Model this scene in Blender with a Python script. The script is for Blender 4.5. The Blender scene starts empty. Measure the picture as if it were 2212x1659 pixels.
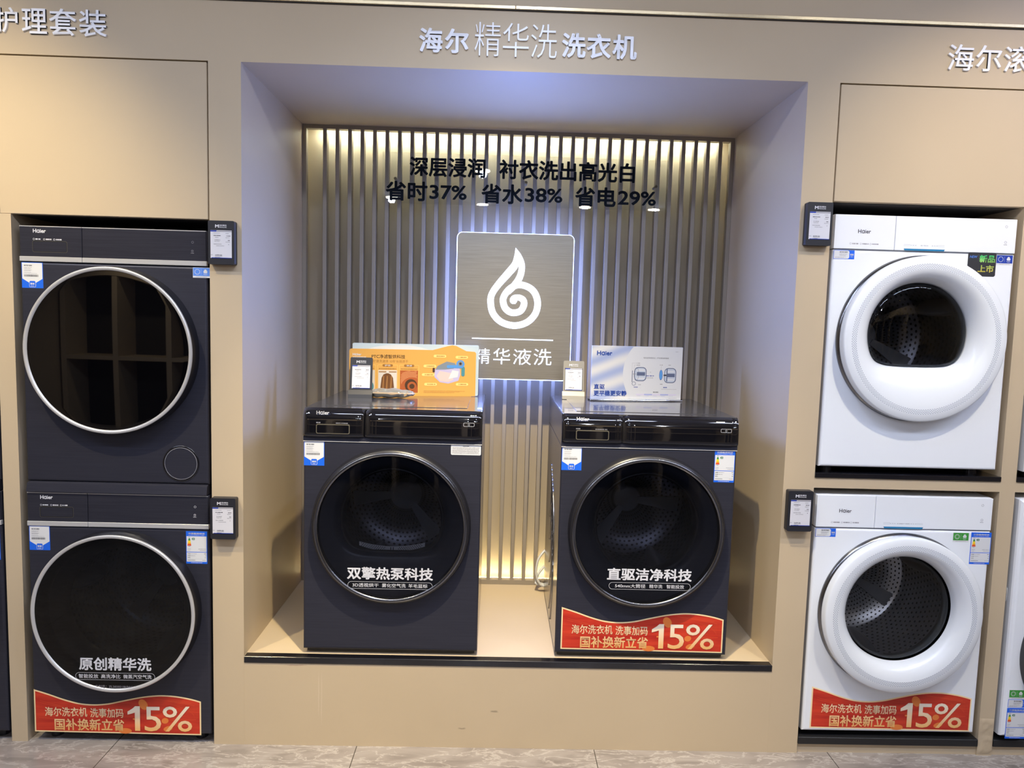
import bpy, bmesh, math, random
from mathutils import Vector, Matrix
random.seed(7)
SC = bpy.context.scene
COL = SC.collection
PI = math.pi

# ------------------------------------------------------------------ camera
def make_camera():
    cx, cy, cz, a, b, r, f = 0.0, -2.3615, 1.4737, -0.0874, 0.0213, 0.0276, 1548.07
    fw = Vector((math.sin(b)*math.cos(a), math.cos(b)*math.cos(a), math.sin(a)))
    rt = Vector((math.cos(b), -math.sin(b), 0)); up = rt.cross(fw)
    r2 = rt*math.cos(r) + up*math.sin(r); u2 = -rt*math.sin(r) + up*math.cos(r)
    cd = bpy.data.cameras.new('camera'); co = bpy.data.objects.new('camera', cd)
    COL.objects.link(co)
    M = Matrix((r2, u2, -fw)).transposed().to_4x4(); M.translation = (cx, cy, cz)
    co.matrix_world = M
    cd.sensor_width = 36.0; cd.lens = f/2212*36.0; cd.clip_start = 0.02
    SC.camera = co
make_camera()

# ------------------------------------------------------------------ world, exposure, main lights
SC.view_settings.view_transform = 'Standard'
SC.view_settings.look = 'None'
SC.view_settings.gamma = 1.0
SC.view_settings.use_curve_mapping = False
SC.view_settings.exposure = -0.09
W = bpy.data.worlds.new('world'); SC.world = W; W.use_nodes = True
W.node_tree.nodes['Background'].inputs[0].default_value = (0.75, 0.8, 1.0, 1)
W.node_tree.nodes['Background'].inputs[1].default_value = 0.03

def spot(x, y, z, tx, ty, tz, watts, color, angle, blend=0.5, size=0.03):
    ld = bpy.data.lights.new('spot_light', 'SPOT'); ld.energy = watts; ld.color = color
    ld.spot_size = math.radians(angle); ld.spot_blend = blend; ld.shadow_soft_size = size
    o = bpy.data.objects.new('spot_light', ld); COL.objects.link(o)
    o.location = (x, y, z)
    o.rotation_euler = (Vector((tx, ty, tz))-Vector((x, y, z))).to_track_quat('-Z', 'Y').to_euler()
def area(x, y, z, sx, sy, watts, color, rot=(0, 0, 0)):
    ld = bpy.data.lights.new('area_light', 'AREA'); ld.shape = 'RECTANGLE'; ld.size = sx; ld.size_y = sy
    ld.energy = watts; ld.color = color
    o = bpy.data.objects.new('area_light', ld); COL.objects.link(o); o.location = (x, y, z); o.rotation_euler = rot
WARM = (1.0, 0.82, 0.48); COOL = (0.70, 0.78, 1.0); NEUT = (1.0, 0.92, 0.82)
LAMPS = [(0.0, -0.9), (-1.60, -1.15), (1.45, -1.15), (-3.1, -1.15), (2.9, -1.15)]
spot(0.0, -0.9, 2.96, 0.05, 0.36, 0.2, 440, WARM, 59, 1.0, 0.02)
spot(-1.60, -1.15, 2.96, -2.0, 0.0, 0.6, 185, WARM, 88, 0.8)
spot(1.45, -1.15, 2.96, 1.85, 0.0, 1.1, 115, (1.0, 0.86, 0.62), 82, 0.9)
for sx, sy in ((-1.39, -5.6), (-.25, -5.95), (1.10, -5.9), (2.02, -5.95), (-.2, -3.8)):
    spot(sx, sy, 2.96, sx*0.6, -0.5, 1.2, 34, COOL, 120, 1.0, 0.04)
spot(0.12, -0.95, 2.96, 0.05, 0.0, 0.4, 55, (0.60, 0.72, 1.0), 96, 0.9, 0.02)
spot(2.7, -0.9, 2.9, 2.1, 0.0, 2.35, 26, (0.35, 0.42, 1.0), 80, 1.0, 0.1)  # added blue spot that tints the upper right of the wall
for sx in (-3.4, -1.2, 1.2, 3.4):
    spot(sx, -4.1, 2.96, sx, -5.1, 1.2, 95, (1.0, 0.88, 0.68), 90, 1.0, 0.04)
# LED module of the droplet emblem
area(0.064, 0.601, 1.60, 0.16, 0.24, 24, (0.18, 0.32, 1.0), (-PI/2, 0, 0))
# cool linear ceiling lamps over the aisle
for lx in (-2.6, 0.0, 2.6):
    area(lx, -1.75, 2.97, 2.2, 0.25, 46, COOL)

# ------------------------------------------------------------------ materials
def srgb(r, g, b):
    f = lambda c: (c/255/12.92) if c/255 <= 0.04045 else ((c/255+0.055)/1.055)**2.4
    return (f(r), f(g), f(b), 1)
def mat(name, col, rough=0.5, metal=0.0, spec=0.5, coat=0.0, emit=None, es=0.0, alpha=1.0):
    m = bpy.data.materials.new(name); m.use_nodes = True
    b = m.node_tree.nodes['Principled BSDF']
    b.inputs['Base Color'].default_value = col if len(col) == 4 else (*col, 1)
    b.inputs['Roughness'].default_value = rough; b.inputs['Metallic'].default_value = metal
    b.inputs['Specular IOR Level'].default_value = spec
    b.inputs['Coat Weight'].default_value = coat; b.inputs['Coat Roughness'].default_value = 0.03
    if emit:
        b.inputs['Emission Color'].default_value = (*emit[:3], 1); b.inputs['Emission Strength'].default_value = es
    return m
def nd(m, t, **kw):
    n = m.node_tree.nodes.new(t)
    for k, v in kw.items(): setattr(n, k, v)
    return n
def lk(m, a, b): m.node_tree.links.new(a, b)
def bsdf(m): return m.node_tree.nodes['Principled BSDF']
def ramp(m, stops, interp='LINEAR'):
    n = nd(m, 'ShaderNodeValToRGB'); cr = n.color_ramp; cr.interpolation = interp
    while len(cr.elements) < len(stops): cr.elements.new(0.5)
    for e, (p, c) in zip(cr.elements, stops):
        e.position = p; e.color = c if len(c) == 4 else (*c, 1)
    return n
def add_noise_bump(m, scale, strength, stretch=(1, 1, 1), dist=0.001):
    tc = nd(m, 'ShaderNodeTexCoord'); mp = nd(m, 'ShaderNodeMapping'); mp.inputs['Scale'].default_value = stretch
    n = nd(m, 'ShaderNodeTexNoise'); n.inputs['Scale'].default_value = scale; n.inputs['Detail'].default_value = 4
    bp = nd(m, 'ShaderNodeBump'); bp.inputs['Strength'].default_value = strength; bp.inputs['Distance'].default_value = dist
    lk(m, tc.outputs['Object'], mp.inputs[0]); lk(m, mp.outputs[0], n.inputs['Vector'])
    lk(m, n.outputs[0], bp.inputs['Height']); lk(m, bp.outputs[0], bsdf(m).inputs['Normal'])
    return n
def vary(m, noise, c0, c1):
    r = ramp(m, [(0.35, c0), (0.65, c1)]); lk(m, noise.outputs[0], r.inputs[0]); lk(m, r.outputs[0], bsdf(m).inputs['Base Color'])

def wall_mat():
    m = mat('beige_wall_paint', (0.56, 0.44, 0.31), 0.5, spec=0.35)
    n = add_noise_bump(m, 220, 0.06)
    tc = nd(m, 'ShaderNodeTexCoord'); n2 = nd(m, 'ShaderNodeTexNoise'); n2.inputs['Scale'].default_value = 3; n2.inputs['Detail'].default_value = 6
    lk(m, tc.outputs['Object'], n2.inputs['Vector'])
    vary(m, n2, (0.545, 0.435, 0.290, 1), (0.562, 0.450, 0.302, 1))
    return m
def floor_mat():
    m = mat('grey_marble_tile', (0.4, 0.36, 0.32), 0.22, spec=0.5)
    tc = nd(m, 'ShaderNodeTexCoord'); mp = nd(m, 'ShaderNodeMapping'); mp.inputs['Rotation'].default_value = (0, 0, -0.75)
    mp.inputs['Scale'].default_value = (1.3, 4.2, 1)
    lk(m, tc.outputs['Object'], mp.inputs[0])
    n1 = nd(m, 'ShaderNodeTexNoise'); n1.inputs['Scale'].default_value = 3.2; n1.inputs['Detail'].default_value = 9; n1.inputs['Distortion'].default_value = 1.4
    lk(m, mp.outputs[0], n1.inputs['Vector'])
    base = ramp(m, [(0.3, (0.20, 0.172, 0.157)), (0.5, (0.28, 0.248, 0.228)), (0.7, (0.33, 0.298, 0.275))]); lk(m, n1.outputs[0], base.inputs[0])
    n2 = nd(m, 'ShaderNodeTexNoise'); n2.inputs['Scale'].default_value = 5.0; n2.inputs['Detail'].default_value = 14; n2.inputs['Roughness'].default_value = 0.62; n2.inputs['Distortion'].default_value = 0.5
    lk(m, mp.outputs[0], n2.inputs['Vector'])
    ve = ramp(m, [(0.470, (0, 0, 0)), (0.5, (1, 1, 1)), (0.530, (0, 0, 0))]); lk(m, n2.outputs[0], ve.inputs[0])
    mx = nd(m, 'ShaderNodeMix', data_type='RGBA'); mx.inputs[7].default_value = (0.62, 0.58, 0.53, 1)
    mul = nd(m, 'ShaderNodeMath', operation='MULTIPLY'); mul.inputs[1].default_value = 0.4
    lk(m, ve.outputs[0], mul.inputs[0]); lk(m, mul.outputs[0], mx.inputs[0]); lk(m, base.outputs[0], mx.inputs[6])
    # tile joints every 0.82 m
    sp = nd(m, 'ShaderNodeSeparateXYZ'); lk(m, tc.outputs['Object'], sp.inputs[0])
    def joint(out, off):
        a = nd(m, 'ShaderNodeMath', operation='ADD'); a.inputs[1].default_value = off+8.2; lk(m, out, a.inputs[0])
        q = nd(m, 'ShaderNodeMath', operation='MODULO'); q.inputs[1].default_value = 0.82; lk(m, a.outputs[0], q.inputs[0])
        l = nd(m, 'ShaderNodeMath', operation='LESS_THAN'); l.inputs[1].default_value = 0.003; lk(m, q.outputs[0], l.inputs[0]); return l
    j1 = joint(sp.outputs[0], 0.452); j2 = joint(sp.outputs[1], 0.45)
    mxj = nd(m, 'ShaderNodeMath', operation='MAXIMUM'); lk(m, j1.outputs[0], mxj.inputs[0]); lk(m, j2.outputs[0], mxj.inputs[1])
    m2 = nd(m, 'ShaderNodeMix', data_type='RGBA'); m2.inputs[7].default_value = (0.07, 0.06, 0.05, 1)
    lk(m, mxj.outputs[0], m2.inputs[0]); lk(m, mx.outputs[2], m2.inputs[6]); lk(m, m2.outputs[2], bsdf(m).inputs['Base Color'])
    return m
def brushed(name, c0, c1, rough, metal, stretch, scale=30, bump=0.05):
    m = mat(name, c0, rough, metal)
    n = add_noise_bump(m, scale, bump, stretch, 0.0005)
    vary(m, n, c0, c1)
    return m
def tinted_glass(name, tint, gloss=1.0, rough=0.02, ior=1.45):
    m = bpy.data.materials.new(name); m.use_nodes = True; nt = m.node_tree; nt.nodes.clear()
    o = nd(m, 'ShaderNodeOutputMaterial'); t = nd(m, 'ShaderNodeBsdfTransparent'); t.inputs[0].default_value = (*tint, 1)
    g = nd(m, 'ShaderNodeBsdfGlossy'); g.inputs['Roughness'].default_value = rough; g.inputs[0].default_value = (gloss, gloss, gloss, 1)
    fr = nd(m, 'ShaderNodeFresnel'); fr.inputs[0].default_value = ior
    mx = nd(m, 'ShaderNodeMixShader'); lk(m, fr.outputs[0], mx.inputs[0]); lk(m, t.outputs[0], mx.inputs[1]); lk(m, g.outputs[0], mx.inputs[2])
    lk(m, mx.outputs[0], o.inputs[0]); return m
def uv_dots(m, nu, nv, rad, dark, base):
    """round holes on a staggered grid in UV space"""
    uv = nd(m, 'ShaderNodeUVMap'); sp = nd(m, 'ShaderNodeSeparateXYZ'); lk(m, uv.outputs[0], sp.inputs[0])
    def mth(op, a, b=None):
        n = nd(m, 'ShaderNodeMath', operation=op)
        for i, v in enumerate((a, b)):
            if v is None: continue
            if isinstance(v, (int, float)): n.inputs[i].default_value = v
            else: lk(m, v, n.inputs[i])
        return n.outputs[0]
    v = mth('MULTIPLY', sp.outputs[1], nv); row = mth('FLOOR', v); odd = mth('MULTIPLY', mth('MODULO', row, 2), 0.5)
    u = mth('ADD', mth('MULTIPLY', sp.outputs[0], nu), odd)
    du = mth('SUBTRACT', mth('FRACT', u), 0.5); dv = mth('SUBTRACT', mth('FRACT', v), 0.5)
    d = mth('SQRT', mth('ADD', mth('MULTIPLY', du, du), mth('MULTIPLY', dv, dv)))
    inside = mth('LESS_THAN', d, rad)
    mx = nd(m, 'ShaderNodeMix', data_type='RGBA'); mx.inputs[6].default_value = base; mx.inputs[7].default_value = dark
    lk(m, inside, mx.inputs[0]); lk(m, mx.outputs[2], bsdf(m).inputs['Base Color'])
    return inside
def gradient_z(m, z0, c0, z1, c1):
    tc = nd(m, 'ShaderNodeTexCoord'); sp = nd(m, 'ShaderNodeSeparateXYZ'); lk(m, tc.outputs['Object'], sp.inputs[0])
    mr = nd(m, 'ShaderNodeMapRange'); mr.inputs[1].default_value = z0; mr.inputs[2].default_value = z1
    lk(m, sp.outputs[2], mr.inputs[0]); r = ramp(m, [(0, c0), (1, c1)]); lk(m, mr.outputs[0], r.inputs[0])
    lk(m, r.outputs[0], bsdf(m).inputs['Base Color'])

M = {}
M['wall'] = wall_mat()
M['floor'] = floor_mat()
M['seam'] = mat('dark_gap', (0.03, 0.025, 0.02), 0.8)
M['recess'] = mat('dark_recess_board', (0.05, 0.045, 0.04), 0.7)
M['ceiling'] = mat('white_ceiling', (0.55, 0.55, 0.55), 0.8)
M['slat'] = mat('taupe_slat_shaded', (0.29, 0.25, 0.20), 0.45)  # same taupe as the backing, darkened to imitate slats catching less light
M['slatback'] = mat('taupe_backing_paint', (0.34, 0.285, 0.215), 0.5)
M['gold'] = brushed('gold_metal', (0.75, 0.62, 0.38, 1), (0.62, 0.5, 0.3, 1), 0.25, 0.75, (1, 1, 1), 4, 0.02)
M['blackgloss'] = mat('black_gloss_edging', (0.006, 0.006, 0.009), 0.15, coat=0.5)
M['blackmatt'] = mat('black_plinth_board', (0.012, 0.012, 0.013), 0.45)
M['white_letter'] = mat('white_acrylic_letter', (0.88, 0.88, 0.90), 0.3)
M['dark_body'] = brushed('brushed_graphite_steel', (0.030, 0.031, 0.046, 1), (0.036, 0.037, 0.054, 1), 0.42, 0.35, (1, 40, 40), 6, 0.04)
M['dark_panel'] = brushed('brushed_graphite_panel', (0.034, 0.035, 0.050, 1), (0.042, 0.043, 0.060, 1), 0.30, 0.4, (1, 40, 40), 6, 0.04)
M['dark_plastic'] = mat('black_plastic', (0.010, 0.010, 0.014), 0.35)
M['gloss_panel'] = mat('black_glass_panel', (0.004, 0.004, 0.006), 0.03, spec=0.8, coat=1.0)
M['dark_top'] = mat('dark_glass_top', (0.055, 0.055, 0.06), 0.16, metal=0.2, coat=0.5)
M['side_metal'] = mat('graphite_side_sheet', (0.26, 0.25, 0.24), 0.2, metal=0.9)
M['silver'] = mat('silver_trim', (0.66, 0.66, 0.66), 0.3, metal=0.45)
M['ring_dark'] = mat('smoked_chrome', (0.20, 0.20, 0.21), 0.22, metal=1.0)
M['bronze'] = mat('bronze_frame', (0.22, 0.20, 0.15), 0.3, metal=0.5)
M['chrome'] = mat('chrome', (0.75, 0.76, 0.78), 0.08, metal=1.0)
M['black_mirror'] = mat('black_mirror_glass', (0.001, 0.001, 0.0015), 0.015, spec=0.5); bsdf(M['black_mirror']).inputs['IOR'].default_value = 1.75
M['smoke_glass'] = tinted_glass('smoked_door_glass', (0.56, 0.58, 0.64))
M['dark_glass'] = tinted_glass('dark_door_glass', (0.22, 0.25, 0.27))
M['clear_glass'] = tinted_glass('clear_door_glass', (0.86, 0.87, 0.88))
M['acrylic'] = tinted_glass('clear_acrylic', (0.95, 0.96, 0.96), 1.0, 0.01, 1.49)
m = M['bag'] = tinted_glass('clear_plastic_film', (0.93, 0.93, 0.91), 1.0, 0.06, 1.6)
df = nd(m, 'ShaderNodeBsdfDiffuse'); df.inputs[0].default_value = (0.62, 0.62, 0.57, 1); mx = nd(m, 'ShaderNodeMixShader'); mx.inputs[0].default_value = 0.24
on = [n for n in m.node_tree.nodes if n.type == 'OUTPUT_MATERIAL'][0]; src = on.inputs[0].links[0].from_socket
lk(m, src, mx.inputs[1]); lk(m, df.outputs[0], mx.inputs[2]); lk(m, mx.outputs[0], on.inputs[0])
M['navy_panel'] = mat('navy_inner_panel', (0.034, 0.038, 0.056), 0.3)
M['rubber'] = mat('grey_rubber', (0.05, 0.05, 0.052), 0.5)
m = M['drum'] = mat('perforated_steel', (0.6, 0.6, 0.62), 0.3, metal=0.8); uv_dots(m, 70, 16, 0.22, (0.01, 0.01, 0.01, 1), (0.62, 0.62, 0.64, 1))
m = M['drum_dark'] = mat('dark_perforated_steel', (0.12, 0.12, 0.13), 0.3, metal=0.8); uv_dots(m, 60, 14, 0.25, (0.004, 0.004, 0.005, 1), (0.12, 0.12, 0.14, 1))
M['steel'] = mat('drum_steel', (0.5, 0.5, 0.52), 0.25, metal=0.95)
M['lifter'] = mat('grey_lifter', (0.2, 0.2, 0.21), 0.35)
M['white_body'] = mat('white_enamel', (0.83, 0.855, 0.89), 0.3, spec=0.45)
m = M['white_door'] = mat('white_door_plastic', (0.80, 0.83, 0.86), 0.22, spec=0.5, coat=0.2)
m = M['white_dots'] = mat('white_dotted_plastic', (0.80, 0.83, 0.85), 0.3); uv_dots(m, 190, 5, 0.30, (0.30, 0.33, 0.37, 1), (0.78, 0.81, 0.85, 1))
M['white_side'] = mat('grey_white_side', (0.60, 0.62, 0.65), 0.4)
M['grey_line'] = mat('grey_groove', (0.22, 0.23, 0.26), 0.5)
M['tag_black'] = mat('black_tag_plastic', (0.017, 0.018, 0.024), 0.42)
M['tag_grey'] = mat('champagne_tag_plastic', (0.26, 0.24, 0.19), 0.4, metal=0.2)
# printed inks
M['ink_white'] = mat('white_ink', (0.72, 0.73, 0.78), 0.5)
M['paper'] = mat('white_label_paper', (0.70, 0.71, 0.72), 0.5)
M['eink'] = mat('grey_screen_paper', (0.66, 0.66, 0.70), 0.35)
M['blue'] = mat('blue_ink', srgb(24, 100, 225), 0.45)
M['blue2'] = mat('light_blue_ink', srgb(90, 140, 225), 0.45)
M['navy'] = mat('navy_ink', srgb(18, 55, 160), 0.45)
M['inkdark'] = mat('dark_ink', (0.035, 0.035, 0.045), 0.5)
M['inkgrey'] = mat('grey_ink', (0.26, 0.26, 0.29), 0.5)
M['green'] = mat('green_ink', srgb(58, 150, 55), 0.45)
M['green2'] = mat('dark_green_ink', srgb(30, 110, 70), 0.45)
M['yellow'] = mat('yellow_ink', srgb(250, 210, 40), 0.45)
M['orange'] = mat('orange_ink', srgb(240, 140, 40), 0.45)
M['redink'] = mat('red_ink', srgb(220, 70, 40), 0.45)
M['cream'] = mat('cream_ink', srgb(250, 222, 170), 0.45)
m = M['bred'] = mat('red_banner_print', srgb(196, 44, 24), 0.45)
tc = nd(m, 'ShaderNodeTexCoord'); mp = nd(m, 'ShaderNodeMapping'); mp.inputs['Rotation'].default_value = (0, 0.35, 0); mp.inputs['Scale'].default_value = (2, 1, 14)
nz = nd(m, 'ShaderNodeTexNoise'); nz.inputs['Scale'].default_value = 3.0; nz.inputs['Detail'].default_value = 3
lk(m, tc.outputs['Object'], mp.inputs[0]); lk(m, mp.outputs[0], nz.inputs['Vector']); vary(m, nz, srgb(178, 34, 20), srgb(212, 62, 34))
M['bray'] = mat('orange_ray_print', srgb(222, 88, 48), 0.45)
M['bcoin'] = mat('gold_coin_print', srgb(228, 128, 58), 0.45)
m = M['bgold'] = mat('gold_gradient_print', srgb(240, 190, 110), 0.45); gradient_z(m, 0.0, srgb(242, 176, 88), 0.10, srgb(250, 226, 188))
m = M['bgold2'] = mat('gold_numeral_print', srgb(240, 190, 110), 0.45); gradient_z(m, 0.005, srgb(244, 180, 90), 0.09, srgb(246, 232, 208))
m = M['newgrad'] = mat('green_yellow_print', srgb(90, 220, 120), 0.4); gradient_z(m, 0.008, srgb(255, 226, 100), 0.07, srgb(60, 225, 130))
M['newblack'] = mat('black_sticker', (0.035, 0.036, 0.04), 0.35)
M['acr_text'] = mat('navy_black_vinyl', srgb(8, 18, 30), 0.5, spec=0.1)
M['brass_plate'] = brushed('brushed_champagne_plate', (0.40, 0.36, 0.29, 1), (0.33, 0.30, 0.24, 1), 0.42, 0.75, (1, 30, 60), 8, 0.05)
def emitter(name, col, s):
    m = bpy.data.materials.new(name); m.use_nodes = True; nt = m.node_tree; nt.nodes.clear()
    o = nd(m, 'ShaderNodeOutputMaterial'); e = nd(m, 'ShaderNodeEmission'); e.inputs[0].default_value = (*col, 1); e.inputs[1].default_value = s
    lk(m, e.outputs[0], o.inputs[0]); return m
M['glow'] = emitter('blue_white_led_face', (0.62, 0.72, 1.0), 4.5)
M['halo'] = emitter('blue_white_led_edge', (0.25, 0.37, 1.0), 15.0)
M['led_top'] = emitter('led_strip_cool', (0.92, 1.0, 0.84), 95.0)
M['led_bottom'] = emitter('led_strip_warm', (1.0, 0.86, 0.48), 62.0)
M['lamp'] = emitter('lamp_lens', (1.0, 0.93, 0.82), 25.0)
M['tube'] = emitter('linear_lamp_lens', (0.75, 0.85, 1.0), 6.0)
M['screen'] = emitter('blue_lightbox', (0.30, 0.40, 1.0), 1.6)
# display board prints
m = M['board_orange'] = mat('orange_board_print', srgb(210, 158, 78), 0.4); 
M['board_brown'] = mat('brown_print', srgb(70, 45, 20), 0.45)
M['board_brown2'] = mat('light_brown_print', srgb(150, 105, 50), 0.45)
M['board_tan'] = mat('tan_pill_print', srgb(247, 203, 120), 0.45)
M['board_pale'] = mat('pale_picture_print', srgb(205, 198, 188), 0.45)
m = M['board_sky'] = mat('pale_blue_board', srgb(180, 197, 208), 0.4)
M['board_sky2'] = mat('white_board_print', srgb(200, 206, 210), 0.4)
M['copper'] = mat('copper_print', srgb(165, 85, 40), 0.4)
M['copper2'] = mat('pale_copper_print', srgb(215, 150, 100), 0.4)
M['teal'] = mat('teal_print', srgb(70, 130, 140), 0.45)
M['coat'] = mat('brown_coat_print', srgb(105, 65, 28), 0.45)
M['coat2'] = mat('tan_coat_print', srgb(150, 105, 55), 0.45)
M['mach_blue'] = mat('machine_blue_print', srgb(80, 140, 205), 0.45)
M['mach_grey'] = mat('machine_grey_print', srgb(120, 130, 140), 0.45)
M['mach_lilac'] = mat('machine_lilac_print', srgb(180, 172, 205), 0.45)
M['mach_pink'] = mat('machine_pink_print', srgb(222, 185, 180), 0.45)
m = M['bb_base'] = mat('blue_white_board_print', srgb(200, 205, 220), 0.35)
tc = nd(m, 'ShaderNodeTexCoord'); mp = nd(m, 'ShaderNodeMapping'); mp.inputs['Rotation'].default_value = (0, 0.35, 0)
wv = nd(m, 'ShaderNodeTexWave'); wv.wave_type = 'BANDS'; wv.bands_direction = 'Z'; wv.inputs['Scale'].default_value = 4.3; wv.inputs['Distortion'].default_value = 1.5; wv.inputs['Detail Scale'].default_value = 1.0
lk(m, tc.outputs['Object'], mp.inputs[0]); lk(m, mp.outputs[0], wv.inputs['Vector'])
r = ramp(m, [(0.0, srgb(145, 158, 195)), (1.0, srgb(196, 197, 200))]); lk(m, wv.outputs[0], r.inputs[0]); lk(m, r.outputs[0], bsdf(m).inputs['Base Color'])
M['bb_circle'] = mat('pale_circle_print', srgb(192, 195, 203), 0.35)
M['bb_blue'] = mat('royal_blue_print', srgb(25, 62, 150), 0.4)
M['bb_lav'] = mat('lavender_print', srgb(150, 158, 205), 0.4)
M['bb_lav2'] = mat('pale_lavender_print', srgb(190, 186, 212), 0.4)
M['bb_steel'] = mat('steel_print', srgb(170, 180, 198), 0.4)
M['bb_steel2'] = mat('dark_steel_print', srgb(85, 95, 125), 0.4)
M['hose'] = mat('grey_white_hose', (0.6, 0.6, 0.58), 0.35)

# ------------------------------------------------------------------ mesh helpers
TCACHE = {}
def text_mesh(s, bold=0.0, extrude=0.0, shear=0.0, res=3):
    key = (s, bold, extrude, shear)
    if key in TCACHE: return TCACHE[key]
    cu = bpy.data.curves.new('t', 'FONT'); cu.body = s; cu.size = 1.0; cu.offset = bold; cu.extrude = extrude; cu.shear = shear
    cu.resolution_u = res
    ob = bpy.data.objects.new('t', cu); COL.objects.link(ob)
    dg = bpy.context.evaluated_depsgraph_get(); dg.update()
    me = bpy.data.meshes.new_from_object(ob.evaluated_get(dg))
    vs = [v.co.copy() for v in me.vertices]; fs = [tuple(p.vertices) for p in me.polygons]
    bpy.data.objects.remove(ob); bpy.data.curves.remove(cu); bpy.data.meshes.remove(me)
    if not vs: vs = [Vector((0, 0, 0))]
    x0 = min(v.x for v in vs); x1 = max(v.x for v in vs); y0 = min(v.y for v in vs); y1 = max(v.y for v in vs)
    TCACHE[key] = (vs, fs, (x0, x1, y0, y1)); return TCACHE[key]

class MB:
    def __init__(s): s.bm = bmesh.new(); s.mats = []; s.uv = s.bm.loops.layers.uv.new('UVMap')
    def mi(s, m):
        m = M[m] if isinstance(m, str) else m
        if m not in s.mats: s.mats.append(m)
        return s.mats.index(m)
    def face(s, pts, m, smooth=False):
        vs = [s.bm.verts.new(p) for p in pts]
        try: f = s.bm.faces.new(vs)
        except ValueError: return None
        f.material_index = s.mi(m); f.smooth = smooth; return f
    def merge(s, bm2, m, smooth=False):
        k = s.mi(m); mp = {}
        for v in bm2.verts: mp[v] = s.bm.verts.new(v.co)
        for f in bm2.faces:
            g = s.bm.faces.new([mp[v] for v in f.verts]); g.material_index = k; g.smooth = smooth or f.smooth
        bm2.free()
    def box(s, x0, x1, y0, y1, z0, z1, m, r=0.0, seg=2):
        b = bmesh.new(); bmesh.ops.create_cube(b, size=1.0)
        for v in b.verts:
            v.co = Vector((x0+(v.co.x+.5)*(x1-x0), y0+(v.co.y+.5)*(y1-y0), z0+(v.co.z+.5)*(z1-z0)))
        if r > 0: bmesh.ops.bevel(b, geom=b.edges[:], offset=r, segments=seg, affect='EDGES', profile=0.5)
        s.merge(b, m)
    def prism(s, pts, y0, y1, m, axis='y', caps=(True, True)):
        """polygon pts (a,b) extruded from y0 to y1; axis y: (x,z), axis x: (y,z), axis z: (x,y)"""
        def P(p, t):
            return {'y': (p[0], t, p[1]), 'x': (t, p[0], p[1]), 'z': (p[0], p[1], t)}[axis]
        n = len(pts); A = [s.bm.verts.new(P(p, y0)) for p in pts]; B = [s.bm.verts.new(P(p, y1)) for p in pts]; k = s.mi(m)
        fs = []
        if caps[0]: fs.append(s.bm.faces.new(A))
        if caps[1]: fs.append(s.bm.faces.new(B[::-1]))
        for i in range(n):
            j = (i+1) % n; fs.append(s.bm.faces.new((A[j], A[i], B[i], B[j])))
        for f in fs: f.material_index = k
    def lathe(s, prof, cx, cz, m, seg=96, smooth=True, cap=False, a0=0, a1=2*PI):
        """prof: list of (radius, y[, material])"""
        full = abs(a1-a0-2*PI) < 1e-6; n = seg if full else seg+1
        rows = []; L = [0.0]
        for i in range(1, len(prof)): L.append(L[-1]+math.hypot(prof[i][0]-prof[i-1][0], prof[i][1]-prof[i-1][1]))
        for p in prof:
            rr = p[0](0) if callable(p[0]) else p[0]
            rows.append([s.bm.verts.new((cx+p[0]*math.cos(a0+(a1-a0)*i/seg), p[1], cz+p[0]*math.sin(a0+(a1-a0)*i/seg))) for i in range(n)])
        for k in range(len(prof)-1):
            mm = prof[k][2] if len(prof[k]) > 2 else m
            for i in range(seg):
                j = (i+1) % n
                f = s.bm.faces.new((rows[k][i], rows[k][j], rows[k+1][j], rows[k+1][i])); f.smooth = smooth; f.material_index = s.mi(mm)
                vv = ((i/seg, L[k]/L[-1]), ((i+1)/seg, L[k]/L[-1]), ((i+1)/seg, L[k+1]/L[-1]), (i/seg, L[k+1]/L[-1]))
                for lp, t in zip(f.loops, vv): lp[s.uv].uv = t
        if cap:
            f = s.bm.faces.new(rows[-1]); f.material_index = s.mi(prof[-1][2] if len(prof[-1]) > 2 else m)
    def grid_ring(s, rings, m, smooth=True, mats=None, uvrow=None):
        """rings: list of closed loops of points (same count)"""
        R = [[s.bm.verts.new(p) for p in r] for r in rings]; n = len(R[0])
        for k in range(len(R)-1):
            for i in range(n):
                j = (i+1) % n
                f = s.bm.faces.new((R[k][i], R[k][j], R[k+1][j], R[k+1][i])); f.smooth = smooth
                f.material_index = s.mi(mats[k] if mats else m)
                for lp, t in zip(f.loops, ((i/n, 0), ((i+1)/n, 0), ((i+1)/n, 1), (i/n, 1))): lp[s.uv].uv = t
        return R
    def tube(s, pts, r, m, seg=10, closed=False, smooth=True):
        pts = [Vector(p) for p in pts]; n = len(pts); rows = []
        for i, p in enumerate(pts):
            t = (pts[min(i+1, n-1)]-pts[max(i-1, 0)]).normalized()
            a = t.cross(Vector((0, 0, 1)));
            if a.length < 1e-3: a = t.cross(Vector((0, 1, 0)))
            a.normalize(); b = t.cross(a)
            rr = r[i] if isinstance(r, (list, tuple)) else r
            rows.append([s.bm.verts.new(p+a*rr*math.cos(2*PI*k/seg)+b*rr*math.sin(2*PI*k/seg)) for k in range(seg)])
        mi = s.mi(m)
        for i in range(n-1):
            for k in range(seg):
                f = s.bm.faces.new((rows[i][k], rows[i][(k+1) % seg], rows[i+1][(k+1) % seg], rows[i+1][k])); f.smooth = smooth; f.material_index = mi
        for rw in (rows[0], rows[-1]):
            f = s.bm.faces.new(rw); f.material_index = mi
    # ---- flat print in the x-z plane, facing -y
    def poly(s, pts, y, m): return s.face([(p[0], y, p[1]) for p in pts], m)
    def rect(s, x0, x1, z0, z1, y, m): return s.poly([(x0, z0), (x1, z0), (x1, z1), (x0, z1)], y, m)
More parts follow.
